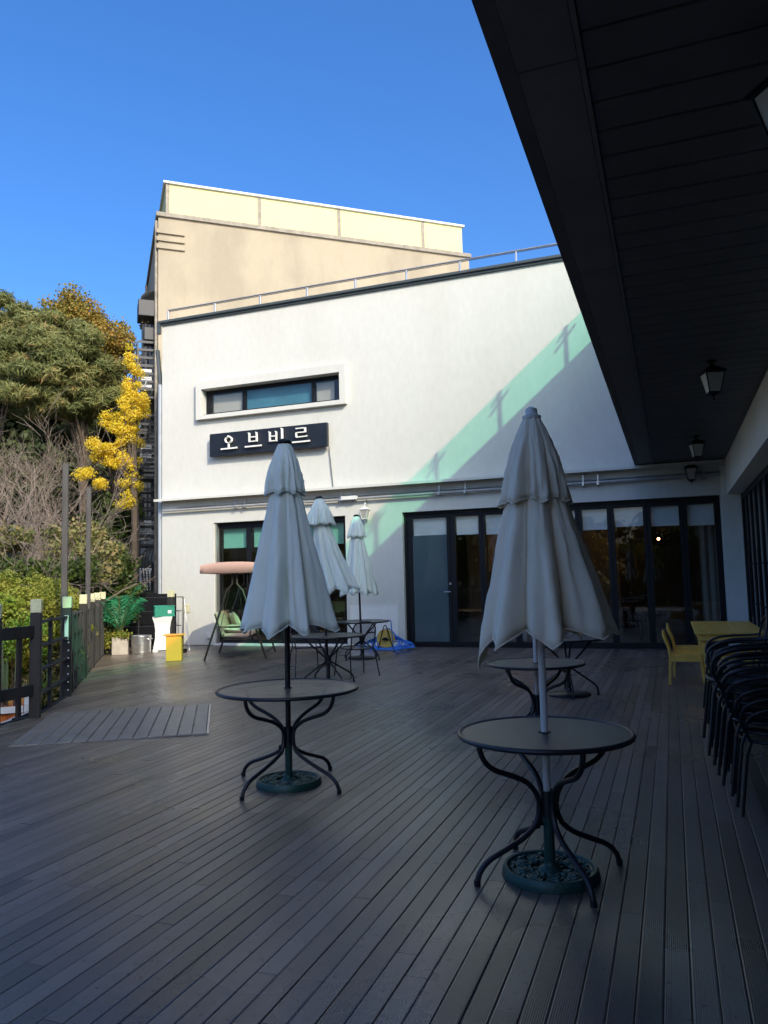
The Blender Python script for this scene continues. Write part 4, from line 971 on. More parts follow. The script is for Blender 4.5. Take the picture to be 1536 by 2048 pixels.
# ================================================================== CHAIRS
def make_chair(label, group, name='metal_armchair'):
    """black tube and mesh armchair; faces +X, seat centre at origin"""
    c = empty(name, (0, 0, 0), 0, label, 'chair', group)
    # seat
    mb = MB(); n = 28; pts = []
    for j in range(n):
        a = 2 * PI * j / n; cx = abs(math.cos(a)) ** .7 * math.copysign(1, math.cos(a)); sy = abs(math.sin(a)) ** .7 * math.copysign(1, math.sin(a))
        pts.append((.22 * cx, (.235 - .02 * (cx < 0)) * sy, .445 + .012 * cx))
    for j in range(n): mb.face([(0, 0, .432), pts[j], pts[(j + 1) % n]])
    mb.build('seat', M['seatmesh'], c)
    mb = MB(); mb.tube(pts, .011, 8, closed=True); mb.build('seat_frame', M['blackmetal'], c)
    # back hoop + mesh
    hoop = smooth_path([(-.20, -.20, .45), (-.245, -.215, .62), (-.285, -.20, .78), (-.30, -.14, .85), (-.305, 0, .87), (-.30, .14, .85), (-.285, .20, .78), (-.245, .215, .62), (-.20, .20, .45)], 4)
    mb = MB(); mb.tube(hoop, .011, 8); mb.build('back_frame', M['blackmetal'], c)
    mb = MB(); m = len(hoop) // 2
    for i in range(m):
        a, b = hoop[i], hoop[i + 1]; a2, b2 = hoop[-1 - i], hoop[-2 - i]
        mida = (a + a2) / 2 + Vector((-.03, 0, 0)); midb = (b + b2) / 2 + Vector((-.03, 0, 0))
        if a.z > .52: mb.face([a, mida, midb, b]); mb.face([mida, a2, b2, midb])
    mb.build('backrest', M['seatmesh'], c)
    for s in (-1, 1):
        mb = MB(); mb.tube(smooth_path([(-.27, .21 * s, .70), (-.15, .27 * s, .685), (.05, .285 * s, .67), (.17, .28 * s, .62), (.20, .26 * s, .53), (.17, .245 * s, .455)], 4), .011, 8); mb.build('armrest', M['blackmetal'], c)
        mb = MB(); mb.tube([(.17, .225 * s, .45), (.20, .25 * s, .38), (.25, .275 * s, 0)], .0105, 8); mb.build('leg', M['blackmetal'], c)
        mb = MB(); mb.tube([(-.18, .21 * s, .45), (-.21, .225 * s, .38), (-.29, .26 * s, 0)], .0105, 8); mb.build('leg', M['blackmetal'], c)
    return c
c0 = make_chair('black mesh armchair with arm loops pulled up to the farthest round table', 'black chairs at the round tables')
c0.location = (-4.86, 11.62, 0); c0.rotation_euler.z = math.atan2(.62, -.78)
c1 = copy_tree(c0); c1['label'] = 'black mesh armchair behind the left umbrella, tucked at the middle table'
c1.location = (-5.70, 11.55, 0); c1.rotation_euler.z = math.atan2(-.75, .66)
stacks = [(.585, 5.72, 7, 'nearest stack'), (.60, 6.62, 6, 'second stack from the front'), (.585, 7.75, 5, 'farthest stack')]
words = ['bottom', 'second from bottom', 'third from bottom', 'fourth from bottom', 'fifth from bottom', 'sixth from bottom', 'seventh']
for si, (x, y, n, nm) in enumerate(stacks):
    for k in range(n):
        c = copy_tree(c0); w = words[k] if k < n - 1 else 'topmost'
        c['label'] = f'black metal armchair, {w} in the {nm} at the right'; c['group'] = 'stacked black armchairs'
        c.location = (x - .030 * k + rnd.uniform(-.006, .006), y - (.012 * k) + rnd.uniform(-.01, .01), .064 * k); c.rotation_euler.z = PI + rnd.uniform(-.03, .03)
# a leaning backrest / folded dark board behind the stack
mb = MB(); mb.box((-.02, -.24, 0), (.02, .24, 1.22), 0, .01); o = mb.build('dark_menu_board', M['tabletop'], smooth=False); o.location = (1.12, 6.35, 0); o.rotation_euler = (0, -.05, .25)
tag(o, 'dark upright board leaning behind the stacked chairs', 'board')

# yellow chairs, faces +X
def make_ychair(label):
    c = empty('mustard_chair', (0, 0, 0), 0, label, 'chair', 'mustard yellow wooden chairs')
    mb = MB(); mb.box((-.19, -.20, .375), (.22, .20, .405), 0, .008); mb.build('seat', M['mustard'], c, smooth=False)
    for s in (-1, 1):
        mb = MB(); mb.bar((-.21, .19 * s, 0), (-.185, .19 * s, .39), .034, .03); mb.tube(smooth_path([(-.185, .19 * s, .38), (-.20, .19 * s, .50), (-.245, .19 * s, .62), (-.265, .18 * s, .70)], 3), [.02] * 10, 6); mb.build('leg', M['mustard'], c)
        mb = MB(); mb.bar((.245, .19 * s, 0), (.20, .19 * s, .39), .032, .03, bev=.004); mb.build('leg', M['mustard'], c, smooth=False)
        mb = MB(); mb.bar((-.185, .20 * s, .345), (.205, .20 * s, .345), .018, .06); mb.build('seat_rail', M['mustard'], c, smooth=False)
    mb = MB(); P = [(-.198, .46), (-.235, .60), (-.268, .72)]
    for (a, b), (d, e) in zip(P[:-1], P[1:]):
        mb.obox(((a + d) / 2, 0, (b + e) / 2), (d - a, 0, e - b), (0, 1, 0), (e - b, 0, -(d - a)), math.hypot(d - a, e - b) / 2, .19, .010)
    mb.build('backrest', M['mustard'], c, smooth=False)
    return c
y0_ = make_ychair('mustard yellow chair standing on the deck, lower of the stacked pair'); y0_.location = (.10, 11.62, 0)
y1_ = copy_tree(y0_); y1_['label'] = 'mustard yellow chair stacked on top of another, left of the tables'; y1_.location = (.16, 11.80, .085)
y2_ = copy_tree(y0_); y2_['label'] = 'mustard yellow chair pushed under the yellow table, facing left'; y2_.location = (.78, 11.55, 0); y2_.rotation_euler.z = PI
def make_ytable(loc, L, label):
    t = empty('mustard_table', (*loc, 0), 0, label, 'table', 'mustard yellow tables by the doors')
    mb = MB(); k = -.44
    for i in range(5): mb.box((k + .002, -L / 2, .705), (k + .174, L / 2, .73), 0, .004); k += .176
    mb.build('tabletop', M['mustard'], t, smooth=False)
    mb = MB(); mb.box((-.40, -L / 2 + .04, .625), (.40, -L / 2 + .07, .703)); mb.box((-.40, L / 2 - .07, .625), (.40, L / 2 - .04, .703)); mb.box((-.40, -L / 2 + .072, .625), (-.375, L / 2 - .072, .703)); mb.box((.375, -L / 2 + .072, .625), (.40, L / 2 - .072, .703)); mb.build('apron', M['mustard'], t, smooth=False)
    for sx in (-1, 1):
        for sy in (-1, 1):
            mb = MB(); mb.bar((.33 * sx, (L / 2 - .12) * sy, .62), (.29 * sx, (L / 2 - .12) * sy, 0), .06, .05, bev=.006); mb.build('leg', M['mustard'], t, smooth=False)
make_ytable((.68, 11.68), 1.18, 'mustard yellow plank table beside the stacked yellow chairs, the nearer one')
make_ytable((.68, 12.98), 1.36, 'mustard yellow plank table farther back by the folding doors')

# ================================================================== SWING SEAT
sw = empty('garden_swing', (-8.58, 14.26, 0), math.atan2(1.43, -.57), 'garden swing seat with pink canopy and cushions in front of the window', 'swing seat')
# local x = along the swing (A frame to A frame), local y: swing faces -y?  A frames at x=+-.77
for s in (-1, 1):
    for q in (-1, 1):
        mb = MB(); mb.tube([(s * .77, q * .62, 0), (s * .77, q * .16, 1.38), (s * .77, q * .045, 1.52), (s * .77, q * .045, 1.80)], .021, 8); mb.build('leg', M['brown_metal'], sw)
    mb = MB(); mb.tube([(s * .77, -.40, .66), (s * .77, .40, .66)], .012, 6); mb.box((s * .77 - .04, -.06, 1.74), (s * .77 + .04, .06, 1.84), 0, .01); mb.build('crossbar', M['brown_metal'], sw)
mb = MB(); mb.tube([(-.82, 0, 1.79), (.82, 0, 1.79)], .02, 8); mb.tube([(-.77, -.62, .05), (.77, -.62, .05)] if 0 else [(-.77, -.585, .12), (.77, -.585, .12)], .012, 6); mb.build('top_beam', M['brown_metal'], sw)
mb = MB(); nn_ = 12; ys = [-.66 + 1.32 * k / nn_ for k in range(nn_ + 1)]; zt = [1.955 - .060 * (abs(y) / .66) ** 2.6 for y in ys]
for k in range(nn_): mb.face([(-.95, ys[k], zt[k]), (-.95, ys[k + 1], zt[k + 1]), (.95, ys[k + 1], zt[k + 1]), (.95, ys[k], zt[k])][::-1])
for s in (-1, 1):
    for k in range(nn_):
        q = [(s * .95, ys[k], 1.735), (s * .95, ys[k + 1], 1.735), (s * .95, ys[k + 1], zt[k + 1]), (s * .95, ys[k], zt[k])]; mb.face(q if s > 0 else q[::-1])
    q = [(-.95, s * .66, 1.735), (.95, s * .66, 1.735), (.95, s * .66, zt[0]), (-.95, s * .66, zt[0])]; mb.face(q if s < 0 else q[::-1])
o = mb.build('canopy', M['pink'], sw, smooth=True, ang=28, merge=True); s_ = o.modifiers.new('s', 'SOLIDIFY'); s_.thickness = .012; s_.offset = 0
mb = MB(); mb.box((-.66, -.26, .40), (.66, .26, .43)); mb.tube([(-.68, -.28, .42), (.68, -.28, .42), (.68, .28, .46), (.68, .42, .90), (-.68, .42, .90), (-.68, .28, .46)], .016, 8, closed=True); mb.build('seat_frame', M['brown_metal'], sw)
for s in (-1, 1):
    mb = MB(); mb.tube(smooth_path([(s * .68, -.26, .42), (s * .69, -.28, .62), (s * .69, .10, .64), (s * .68, .34, .66)], 4), .012, 6); mb.build('armrest', M['brown_metal'], sw)
    mb = MB(); mb.tube([(s * .70, -.20, .62), (s * .77, -.02, 1.74)], .006, 5); mb.tube([(s * .70, .30, .66), (s * .77, .02, 1.74)], .006, 5); mb.build('hanger', M['brown_metal'], sw)
mb = MB(); mb.box((-.64, -.27, .435), (.64, .25, .52), 0, .04); mb.build('seat_cushion', M['cushion2'], sw, ang=70)
mb = MB(); mb.obox((0, .34, .72), (1, 0, 0), (0, .30, .95), (0, -.95, .30), .64, .24, .045, 0, .04); mb.build('back_cushion', M['cushion2'], sw, ang=70)
def pillow(loc, rot, label):
    mb = MB(); n = 10; L = []
    for i in range(n + 1):
        for j in range(n + 1):
            u, v = i / n * 2 - 1, j / n * 2 - 1; L.append((u, v))
    def z(u, v): return .075 * ((1 - u * u) * (1 - v * v)) ** .45
    def pt(u, v, s): k = 1 - .10 * (1 - abs(u * v)) ; return (u * .20 * k, v * .20 * k, s * z(u, v))
    for i in range(n):
        for j in range(n):
            a, b, c, d = [(i / n * 2 - 1, j / n * 2 - 1), ((i + 1) / n * 2 - 1, j / n * 2 - 1), ((i + 1) / n * 2 - 1, (j + 1) / n * 2 - 1), (i / n * 2 - 1, (j + 1) / n * 2 - 1)]
            mb.face([pt(*a, 1), pt(*b, 1), pt(*c, 1), pt(*d, 1)]); mb.face([pt(*d, -1), pt(*c, -1), pt(*b, -1), pt(*a, -1)])
    o = mb.build('pillow', M['cushion'], ang=80); o.location = loc; o.rotation_euler = rot; tag(o, label, 'pillow', 'pillows on the swing seat')
pillow((-8.50, 13.85, .60), (.15, .1, .5), 'pale pillow lying flat on the near end of the swing seat')
pillow((-8.75, 14.30, .74), (1.1, .1, 2.4), 'pale pillow propped upright in the middle of the swing seat')

# ================================================================== SMALL THINGS ON THE DECK, LEFT
# concrete planter with palm
pl = empty('palm_planter', (-11.67, 14.22, 0), .60, 'square concrete planter with low trailing plants, foot of the palm', 'planter')
mb = MB(); wall_cells(mb, -.19, .19, 0, .42, [], -.19, -.165)
mb = MB(); mb.box((-.17, -.17, 0), (.17, .17, .40), 0, .008); mb.build('box', M['concrete'], pl, smooth=False)
mb = MB(); mb.box((-.15, -.15, .401), (.15, .15, .41)); mb.build('soil', M['soil'], pl, smooth=False)
# aluminium pot
ap = empty('metal_stockpot', (-11.34, 14.52, 0), 0, 'large dented aluminium stock pot between the planter and the white bin', 'pot')
mb = MB(); mb.lathe([(.19, 0), (.205, .02), (.215, .22), (.222, .222), (.222, .235), (.215, .24), (.22, .385), (.232, .392), (.228, .40), (.212, .39), (.207, .02), (0, .015)], n=40, cap=False); mb.build('body', M['alu'], ap)
for s in (-1, 1):
    mb = MB(); mb.tube(smooth_path([(s * .215, -.06, .33), (s * .26, -.06, .325), (s * .26, .06, .325), (s * .215, .06, .33)], 3), .009, 6); mb.build('handle', M['alu'], ap)
# white waisted bin and crate
bn = empty('white_bin', (-11.12, 15.02, 0), .55, 'tall white waisted plastic bin carrying a green crate', 'bin')
mb = MB(); H = [(0, .215, .18), (.05, .215, .18), (.055, .20, .165), (.10, .20, .165), (.30, .165, .14), (.50, .160, .135), (.66, .185, .155), (.76, .215, .18), (.80, .22, .185)]
for (z0, a0, b0), (z1, a1, b1) in zip(H[:-1], H[1:]):
    P0_ = [(-a0, -b0, z0), (a0, -b0, z0), (a0, b0, z0), (-a0, b0, z0)]; P1_ = [(-a1, -b1, z1), (a1, -b1, z1), (a1, b1, z1), (-a1, b1, z1)]
    for k in range(4): mb.face([P0_[k], P0_[(k + 1) % 4], P1_[(k + 1) % 4], P1_[k]])
mb.face([(-.22, -.185, .80), (.22, -.185, .80), (.22, .185, .80), (-.22, .185, .80)]); mb.build('body', M['plasticw'], bn, smooth=False)
mb = MB(); mb.box((-.10, -.186, .012), (.10, -.182, .04)); mb.build('foot_recess', M['black'], bn, smooth=False)
cr_ = empty('green_crate', (-11.10, 15.02, .803), .75, 'green plastic crate on top of the tall white bin', 'crate')
mb = MB(); w_, d_, h_ = .215, .16, .25
for s in (-1, 1):
    mb.box((-w_, s * d_ - .008, 0), (w_, s * d_ + .008, h_)); mb.box((s * w_ - .008, -d_ + .009, 0), (s * w_ + .008, d_ - .009, h_))
mb.box((-w_, -d_ + .009, .001), (w_, d_ - .009, .01)); mb.build('body', M['crate'], cr_, smooth=False)
mb = MB()
for z in (.0, .11, .225):
    mb.box((-w_ - .016, -d_ - .016, z), (w_ + .016, -d_ - .009, z + .018)); mb.box((w_ + .009, -d_ - .009, z), (w_ + .016, d_ + .016, z + .018)); mb.box((-w_ - .016, -d_ - .009, z), (-w_ - .009, d_ + .016, z + .018)); mb.box((-w_ - .009, d_ + .009, z), (w_ + .009, d_ + .016, z + .018))
for k in range(6): x = -w_ + .02 + k * .078; mb.box((x, -d_ - .014, .0), (x + .012, -d_ - .0085, h_ - .02))
mb.build('ribs', M['crate'], cr_, smooth=False)
mb = MB(); mb.box((.07, -d_ - .018, .07), (.15, -d_ - .0165, .14)); mb.build('tag', M['plasticw'], cr_, smooth=False)
# yellow stand
ys_ = empty('yellow_stand', (-9.52, 13.22, 0), .48, 'yellow boxy stand with an overhanging lid at the left of the wall', 'stand')
mb = MB(); mb.box((-.155, -.06, 0), (.155, .16, .50), 0, .006); mb.build('body', M['yellow'], ys_, smooth=False)
mb = MB(); mb.box((-.20, -.09, .505), (.19, .19, .53), 0, .006); mb.box((-.235, .02, .508), (.235, .06, .522)); mb.build('lid', M['yellow'], ys_, smooth=False)
# mop and broom leaning on the wall
mp_ = empty('yellow_mop', (-10.72, 15.3, 0), 0, 'mop with white handle and yellow head leaning near the wall post', 'mop')
mb = MB(); mb.tube([(.30, -.25, .02), (-.02, 0, 1.18)], .011, 8); mb.build('handle', M['plasticw'], mp_)
mb = MB(); mb.box((-.02, -.04, .86), (.13, .02, 1.06), 0, .02); mb.build('head', M['cushion'], mp_)
bb = empty('grey_broom', (-10.70, 15.15, 0), 0, 'thin grey broom handle leaning beside the mop', 'broom')
mb = MB(); mb.tube([(.22, -.28, .05), (0, 0, .98)], .010, 8); mb.build('handle', M['pipe'], bb)
mb = MB(); mb.box((.12, -.36, 0), (.32, -.24, .08), 0, .01); mb.build('brush', M['black'], bb)
mb = MB(); mb.box((0, 0, 0), (.09, .07, .15), 0, .01); o = mb.build('wall_socket', M['acwhite'], smooth=False); o.location = (-10.93, FY - .075, .17); tag(o, 'small grey outdoor socket box low on the wall by the window', 'socket')
# hose reel and hose
hr = empty('hose_reel', (-5.98, FY - .55, 0), .15, 'yellow hose reel on a black stand against the wall', 'hose reel')
mb = MB(); n = 28
for s in (-.05, .05):
    for j in range(n):
        t0, t1 = 2 * PI * j / n, 2 * PI * (j + 1) / n; mb.face([(0, s, .24), (.20 * math.cos(t0), s, .24 + .20 * math.sin(t0)), (.20 * math.cos(t1), s, .24 + .20 * math.sin(t1))])
mb.tube([(.19 * math.cos(2 * PI * j / n), -.05, .24 + .19 * math.sin(2 * PI * j / n)) for j in range(n)], .012, 6, closed=True); mb.build('drum', M['reel'], hr)
mb = MB()
for s in (-1, 1): mb.tube([(s * .17, -.08, 0), (s * .03, -.08, .50), (0, -.08, .53)], .011, 8)
mb.tube([(-.09, -.08, .22), (.09, -.08, .22)], .010, 6); mb.box((-.05, -.11, .20), (.05, -.08, .26), 0, .008); mb.build('stand', M['black'], hr)
mb = MB(); P = []
for k in range(9 * 24):      # loops slumped around the drum, tilted back, widening at the floor
    a = 2 * PI * k / 24; q = k / 24; h_ = .44 - .035 * q
    zz = .016 + h_ * .5 * (1 + math.sin(a)); wd = (.16 + .03 * q) * (1 + .9 * max(0, 1 - zz / .30)); P.append((wd * math.cos(a) + .02 * math.sin(q * 2), .07 + .012 * (q % 4) - (.16 + .02 * (q % 3)) * max(0, 1 - zz / .16), zz))
mb.tube(P, .013, 6); mb.tube(smooth_path([(P[-1]), (.34, -.08, .10), (.40, -.02, .02), (.20, -.24, .014), (-.3, -.22, .014)], 6), .013, 6)
o = mb.build('garden_hose', M['hose']); o.location = (-5.98, FY - .55, 0); tag(o, 'bright blue garden hose coiled around the reel on the deck', 'hose')
mb = MB(); mb.tube(smooth_path([(-5.24, 14.22, .735), (-5.215, 14.26, .70), (-5.21, 14.30, .45), (-5.25, 14.5, .10), (-5.4, 15.2, .012), (-5.7, 15.8, .012)], 5), .010, 6)
tag(mb.build('hose_end', M['hose']), 'end of a blue hose hanging from the far table rim', 'hose')

# ================================================================== LANTERNS
def lantern(loc, label, frame, size=1.0, hang=.12, wall=False, group='lanterns under the canopy', rz=.3):
    o = empty('lantern', loc, rz, label, 'lantern', group); s = size
    mb = MB(); wt, wb_ = .11 * s, .065 * s; H = .24 * s
    for k in range(4):
        a = PI / 4 + k * PI / 2; c, d = math.cos(a), math.sin(a)
        mb.tube([(wt * 1.41 * c, wt * 1.41 * d, H), (wb_ * 1.41 * c, wb_ * 1.41 * d, 0)], .008 * s, 6)
    for z, w in ((H, wt), (0, wb_)):
        P = [(-w, -w, z), (w, -w, z), (w, w, z), (-w, w, z)]
        for k in range(4): mb.bar(P[k], P[(k + 1) % 4], .016 * s)
    # roof and finials
    P = [(-wt * 1.25, -wt * 1.25, H + .01), (wt * 1.25, -wt * 1.25, H + .01), (wt * 1.25, wt * 1.25, H + .01), (-wt * 1.25, wt * 1.25, H + .01)]; q = .035 * s; T = [(-q, -q, H + .09 * s), (q, -q, H + .09 * s), (q, q, H + .09 * s), (-q, q, H + .09 * s)]
    for k in range(4): mb.face([P[k], P[(k + 1) % 4], T[(k + 1) % 4], T[k]])
    mb.face(P[::-1]); mb.face(T)
    mb.lathe([(.03 * s, H + .09 * s), (.02 * s, H + .11 * s), (.012 * s, H + .13 * s)], n=12)
    mb.lathe([(.004, -.09 * s), (.014 * s, -.07 * s), (.008 * s, -.05 * s), (.03 * s, -.02 * s), (wb_, 0)], n=12)
    mb.build('frame', frame, o, smooth=False)
    mb = MB(); a, b = wt * .97, wb_ * .97; z0, z1 = .008, H - .008
    P = [(-b, -b, z0), (b, -b, z0), (b, b, z0), (-b, b, z0)]; T = [(-a, -a, z1), (a, -a, z1), (a, a, z1), (-a, a, z1)]
    for k in range(4): mb.face([P[k], P[(k + 1) % 4], T[(k + 1) % 4], T[k]])
    mb.build('glass_panes', M['lantern_glass'], o, smooth=False)
    mb = MB()
    if wall:
        mb.tube(smooth_path([(0, 0, H + .12 * s), (0, .0, H + .17 * s), (0, .06, H + .20 * s), (.0, .14 * s, H + .10 * s), (0, .16 * s, H * .4)], 4), .012 * s, 8); mb.box((-.04 * s, .15 * s, -.02), (.04 * s, .165 * s + .012, H * .75), 0, .004)
    else:
        mb.tube([(0, 0, H + .12 * s), (0, 0, H + .12 * s + hang)], .012, 8); mb.lathe([(.02, -.03), (.06, -.006), (.06, 0)], (0, 0, H + .12 * s + hang), 16)
    mb.build('bracket', frame, o)
    return o
lantern((.50, 8.55, 3.385), 'black lantern with frosted panes hanging mid way under the canopy', M['black'], .86, .03)
lantern((.48, 13.3, 3.385), 'black lantern hanging under the canopy closest to the far wall', M['black'], .86, .03)
lantern((.585, 3.50, 3.34), 'black lantern cut by the right frame edge near the top corner', M['black'], 1.0, .03, rz=.6)
lantern((.46, FY - .20, 3.36), 'small black wall lantern with pale glass on the wall under the canopy', M['black'], .95, wall=True, group='wall lanterns', rz=0)
lantern((-6.56, FY - .20, 2.93), 'white wall lantern beside the farthest umbrella', M['white'], .85, wall=True, group='wall lanterns', rz=0)
mb = MB(); mb.tube([(-6.56, FY - .06, 3.15), (-6.56, FY - .08, 3.42)], .01, 6); tag(mb.build('lantern_cable', M['coping']), 'short dark cable above the white wall lantern', 'cable')

# ================================================================== INSIDE THE ROOM
pic = empty('framed_picture', (-3.95, 19.6, 1.75), 0, 'framed print seen through the second door pane', 'picture')
mb = MB(); mb.box((-.42, -.02, -.02), (.42, .0, .92)); mb.build('print', M['paper'], pic, smooth=False)
mb = MB(); wall_cells(mb, -.48, .48, -.08, .98, [(-.40, .40, 0, .90)], -.04, -.021); mb.build('frame', M['wood'], pic, smooth=False)
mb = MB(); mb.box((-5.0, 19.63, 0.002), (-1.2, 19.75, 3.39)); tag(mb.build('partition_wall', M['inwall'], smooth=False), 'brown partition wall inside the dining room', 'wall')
def pendant(x, y, z, label, m=M['bulb'], r=.04):
    o = empty('pendant_lamp', (x, y, z), 0, label, 'lamp', 'lamps inside the dining room')
    mb = MB(); mb.lathe([(.0, -r), (r * .7, -r * .7), (r, 0), (r * .7, r * .7), (0, r)], n=14, cap=False); mb.build('bulb', m, o)
    mb = MB(); mb.tube([(0, 0, r), (0, 0, 3.39 - z)], .006, 5); mb.lathe([(.03, r * .8), (.02, r + .05)], n=10); mb.build('cord', M['black'], o)
pendant(-3.5, 18.4, 2.15, 'warm glowing lamp beside the framed print'); pendant(-3.2, 19.2, 1.95, 'small warm lamp behind the third door pane', r=.035)
pendant(-.25, 18.6, 2.3, 'warm lamp with lattice glow behind the right door panes', M['bulb'], .028); pendant(-4.35, 17.4, 2.72, 'white round lamp behind the second blind', M['bulbw'], .05)
for i, (x, y) in enumerate(((-2.4, 18.2), (-.2, 18.3), (-4.6, 18.6), (-9.0, 18.4))):
    t = empty('dining_table', (x, y, 0), 0, ['dark dining table inside, behind the middle door panes', 'dark dining table inside at the right end', 'dark dining table inside behind the filmed door', 'dark dining table inside behind the left window'][i], 'table', 'dining tables inside the room')
    mb = MB(); mb.box((-.6, -.35, .70), (.6, .35, .74), 0, .006); mb.build('tabletop', M['wood'], t, smooth=False)
    for sx_ in (-1, 1):
        for sy_ in (-1, 1): mb = MB(); mb.box((.52 * sx_ - .025, .28 * sy_ - .025, 0), (.52 * sx_ + .025, .28 * sy_ + .025, .70)); mb.build('leg', M['black'], t, smooth=False)
# ================================================================== VEGETATION
NR = np.random.default_rng(5)
def leaves_mesh(name, C, size, m, parent=None, aspect=1.6, updir=None, tint=None, nrm=None):
    """many small quads (leaf faces) at centres C (n,3)"""
    n = len(C)
    if n == 0: return None
    s = size if np.ndim(size) else np.full(n, size)
    s = s * NR.uniform(.7, 1.3, n)
    if nrm is None:
        a = NR.normal(size=(n, 3))
    else: a = nrm + NR.normal(size=(n, 3)) * .6
    a /= np.linalg.norm(a, axis=1)[:, None]
    if updir is not None: b = updir + NR.normal(size=(n, 3)) * .35
    else: b = NR.normal(size=(n, 3))
    b = b - a * (a * b).sum(1)[:, None]; b /= np.linalg.norm(b, axis=1)[:, None] + 1e-9
    c = np.cross(a, b)
    L = (s * aspect)[:, None] / 2; Wd = s[:, None] / 2
    V = np.stack([C - b * L, C + c * Wd - b * L * .1, C + b * L, C - c * Wd - b * L * .1], 1).reshape(-1, 3)
    me = bpy.data.meshes.new(name); me.vertices.add(4 * n); me.vertices.foreach_set('co', V.ravel().astype(np.float32))
    me.loops.add(4 * n); me.loops.foreach_set('vertex_index', np.arange(4 * n, dtype=np.int32))
    me.polygons.add(n); me.polygons.foreach_set('loop_start', np.arange(0, 4 * n, 4, dtype=np.int32)); me.polygons.foreach_set('loop_total', np.full(n, 4, dtype=np.int32))
    me.update(calc_edges=True); me.materials.append(m)
    at = me.attributes.new('tint', 'FLOAT', 'FACE'); tv = tint if tint is not None else NR.random(n)
    at.data.foreach_set('value', np.clip(tv, 0, 1).astype(np.float32))
    o = bpy.data.objects.new(name, me); COL.objects.link(o)
    if parent: o.parent = parent
    return o
def blob_pts(blobs, per_m2, shell=.55):
    """points in the outer part of ellipsoid blobs (x,y,z,rx,ry,rz); returns centres, tint, outward normal"""
    Cs, Ts, Ns = [], [], []
    for (x, y, z, rx, ry, rz) in blobs:
        n = max(6, int(per_m2 * (rx * ry + ry * rz + rx * rz) * 4.2 / 3 * 1))
        d = NR.normal(size=(n, 3)); d /= np.linalg.norm(d, axis=1)[:, None]
        r = (1 - shell * NR.random(n) ** 1.5)[:, None] * (1 + .18 * NR.normal(size=(n, 1)) * .6)
        P = d * r * np.array([rx, ry, rz]) + np.array([x, y, z])
        Cs.append(P); Ts.append(np.clip(NR.normal(NR.uniform(.3, .7), .16, n), 0, 1)); Ns.append(d)
    return np.concatenate(Cs), np.concatenate(Ts), np.concatenate(Ns)
def crown(cx, cy, cz, rx, ry, rz, nblob, br, seed, flat=.7, bottom=-.9, hollow=.35):
    r_ = random.Random(seed); out = []
    while len(out) < nblob:
        d = Vector((r_.gauss(0, 1), r_.gauss(0, 1), r_.gauss(0, 1))).normalized(); q = r_.uniform(hollow, 1)
        if d.z * q < bottom: continue
        s = br * r_.uniform(.6, 1.35); out.append((cx + d.x * rx * q, cy + d.y * ry * q, cz + d.z * rz * q, s, s, s * flat))
    return out
def trunk(mb, base, top, r, seed, blobs=(), nl=10):
    r_ = random.Random(seed); b, t = Vector(base), Vector(top); P = [b.lerp(t, k / 6) + Vector((r_.uniform(-1, 1), r_.uniform(-1, 1), 0)) * r * .8 * (0 < k < 6) for k in range(7)]
    mb.tube(P, [r * (1 - .75 * k / 6) * (1.25 if k == 0 else 1) for k in range(7)], 8)
    bl = list(blobs); r_.shuffle(bl)
    for q in bl[:nl]:
        k = r_.uniform(.35, .95); s = b.lerp(t, k); e = Vector(q[:3]); m = s.lerp(e, .5) + Vector((0, 0, -.05 * (e - s).length))
        mb.tube([s, m, e], [r * .35 * (1 - k * .5), r * .2, r * .06], 5)
def tree(name, label, blobs, base, top, r, lm, per, size, seed, group, aspect=1.6, nl=12, updir=None, flatn=True):
    o = empty(name, base, 0, label, 'tree', group); off = np.array(base)
    C, T, N = blob_pts(blobs, per)
    leaves_mesh('crown', C - off, size, lm, o, aspect, tint=T, nrm=N if flatn else None, updir=updir)
    mb = MB(); trunk(mb, (0, 0, 0), Vector(top) - Vector(base), r, seed, [tuple(np.array(b[:3]) - off) for b in blobs], nl); mb.build('trunk', M['bark'], o)
    return o
Rn = np.array(R)
def at(px, py, D):
    """point at horizontal distance D seen in the photograph's pixel (px, py): used to read positions off the calibrated view"""
    v = Rn @ np.array([px - 768, -(py - 1024), -1535.0]); k = D / math.hypot(v[0], v[1]); return Vector((v[0] * k, v[1] * k, 1.55 + v[2] * k))
L_pine = leafmat('pine_needles', [(.055, .075, .025), (.12, .145, .05), (.21, .22, .075), (.33, .21, .09)], .15, .6)
L_pine2 = leafmat('pine_needles_dark', [(.022, .036, .014), (.050, .070, .026), (.10, .12, .045)], .15, .6)
L_org = leafmat('autumn_leaves', [(.10, .12, .03), (.24, .21, .04), (.38, .24, .05), (.34, .15, .05)], .4)
L_gink = leafmat('ginkgo_leaves', [(.50, .42, .03), (.80, .62, .04), (.88, .70, .09), (.62, .40, .03)], .45)
L_green = leafmat('evergreen_leaves', [(.020, .038, .010), (.055, .085, .018), (.11, .14, .03)], .3, .45)
L_hedge = leafmat('yellow_green_hedge', [(.10, .14, .02), (.22, .26, .04), (.34, .35, .06), (.38, .27, .07)], .35)
L_ivy = leafmat('ivy_leaves', [(.035, .06, .015), (.11, .13, .03), (.26, .24, .09), (.30, .20, .09)], .3)
L_palm = leafmat('palm_leaflets', [(.015, .13, .05), (.03, .26, .11), (.07, .36, .16)], .35, .35)
L_bright = leafmat('bright_shrub', [(.10, .17, .015), (.20, .28, .03), (.30, .36, .05)], .4)

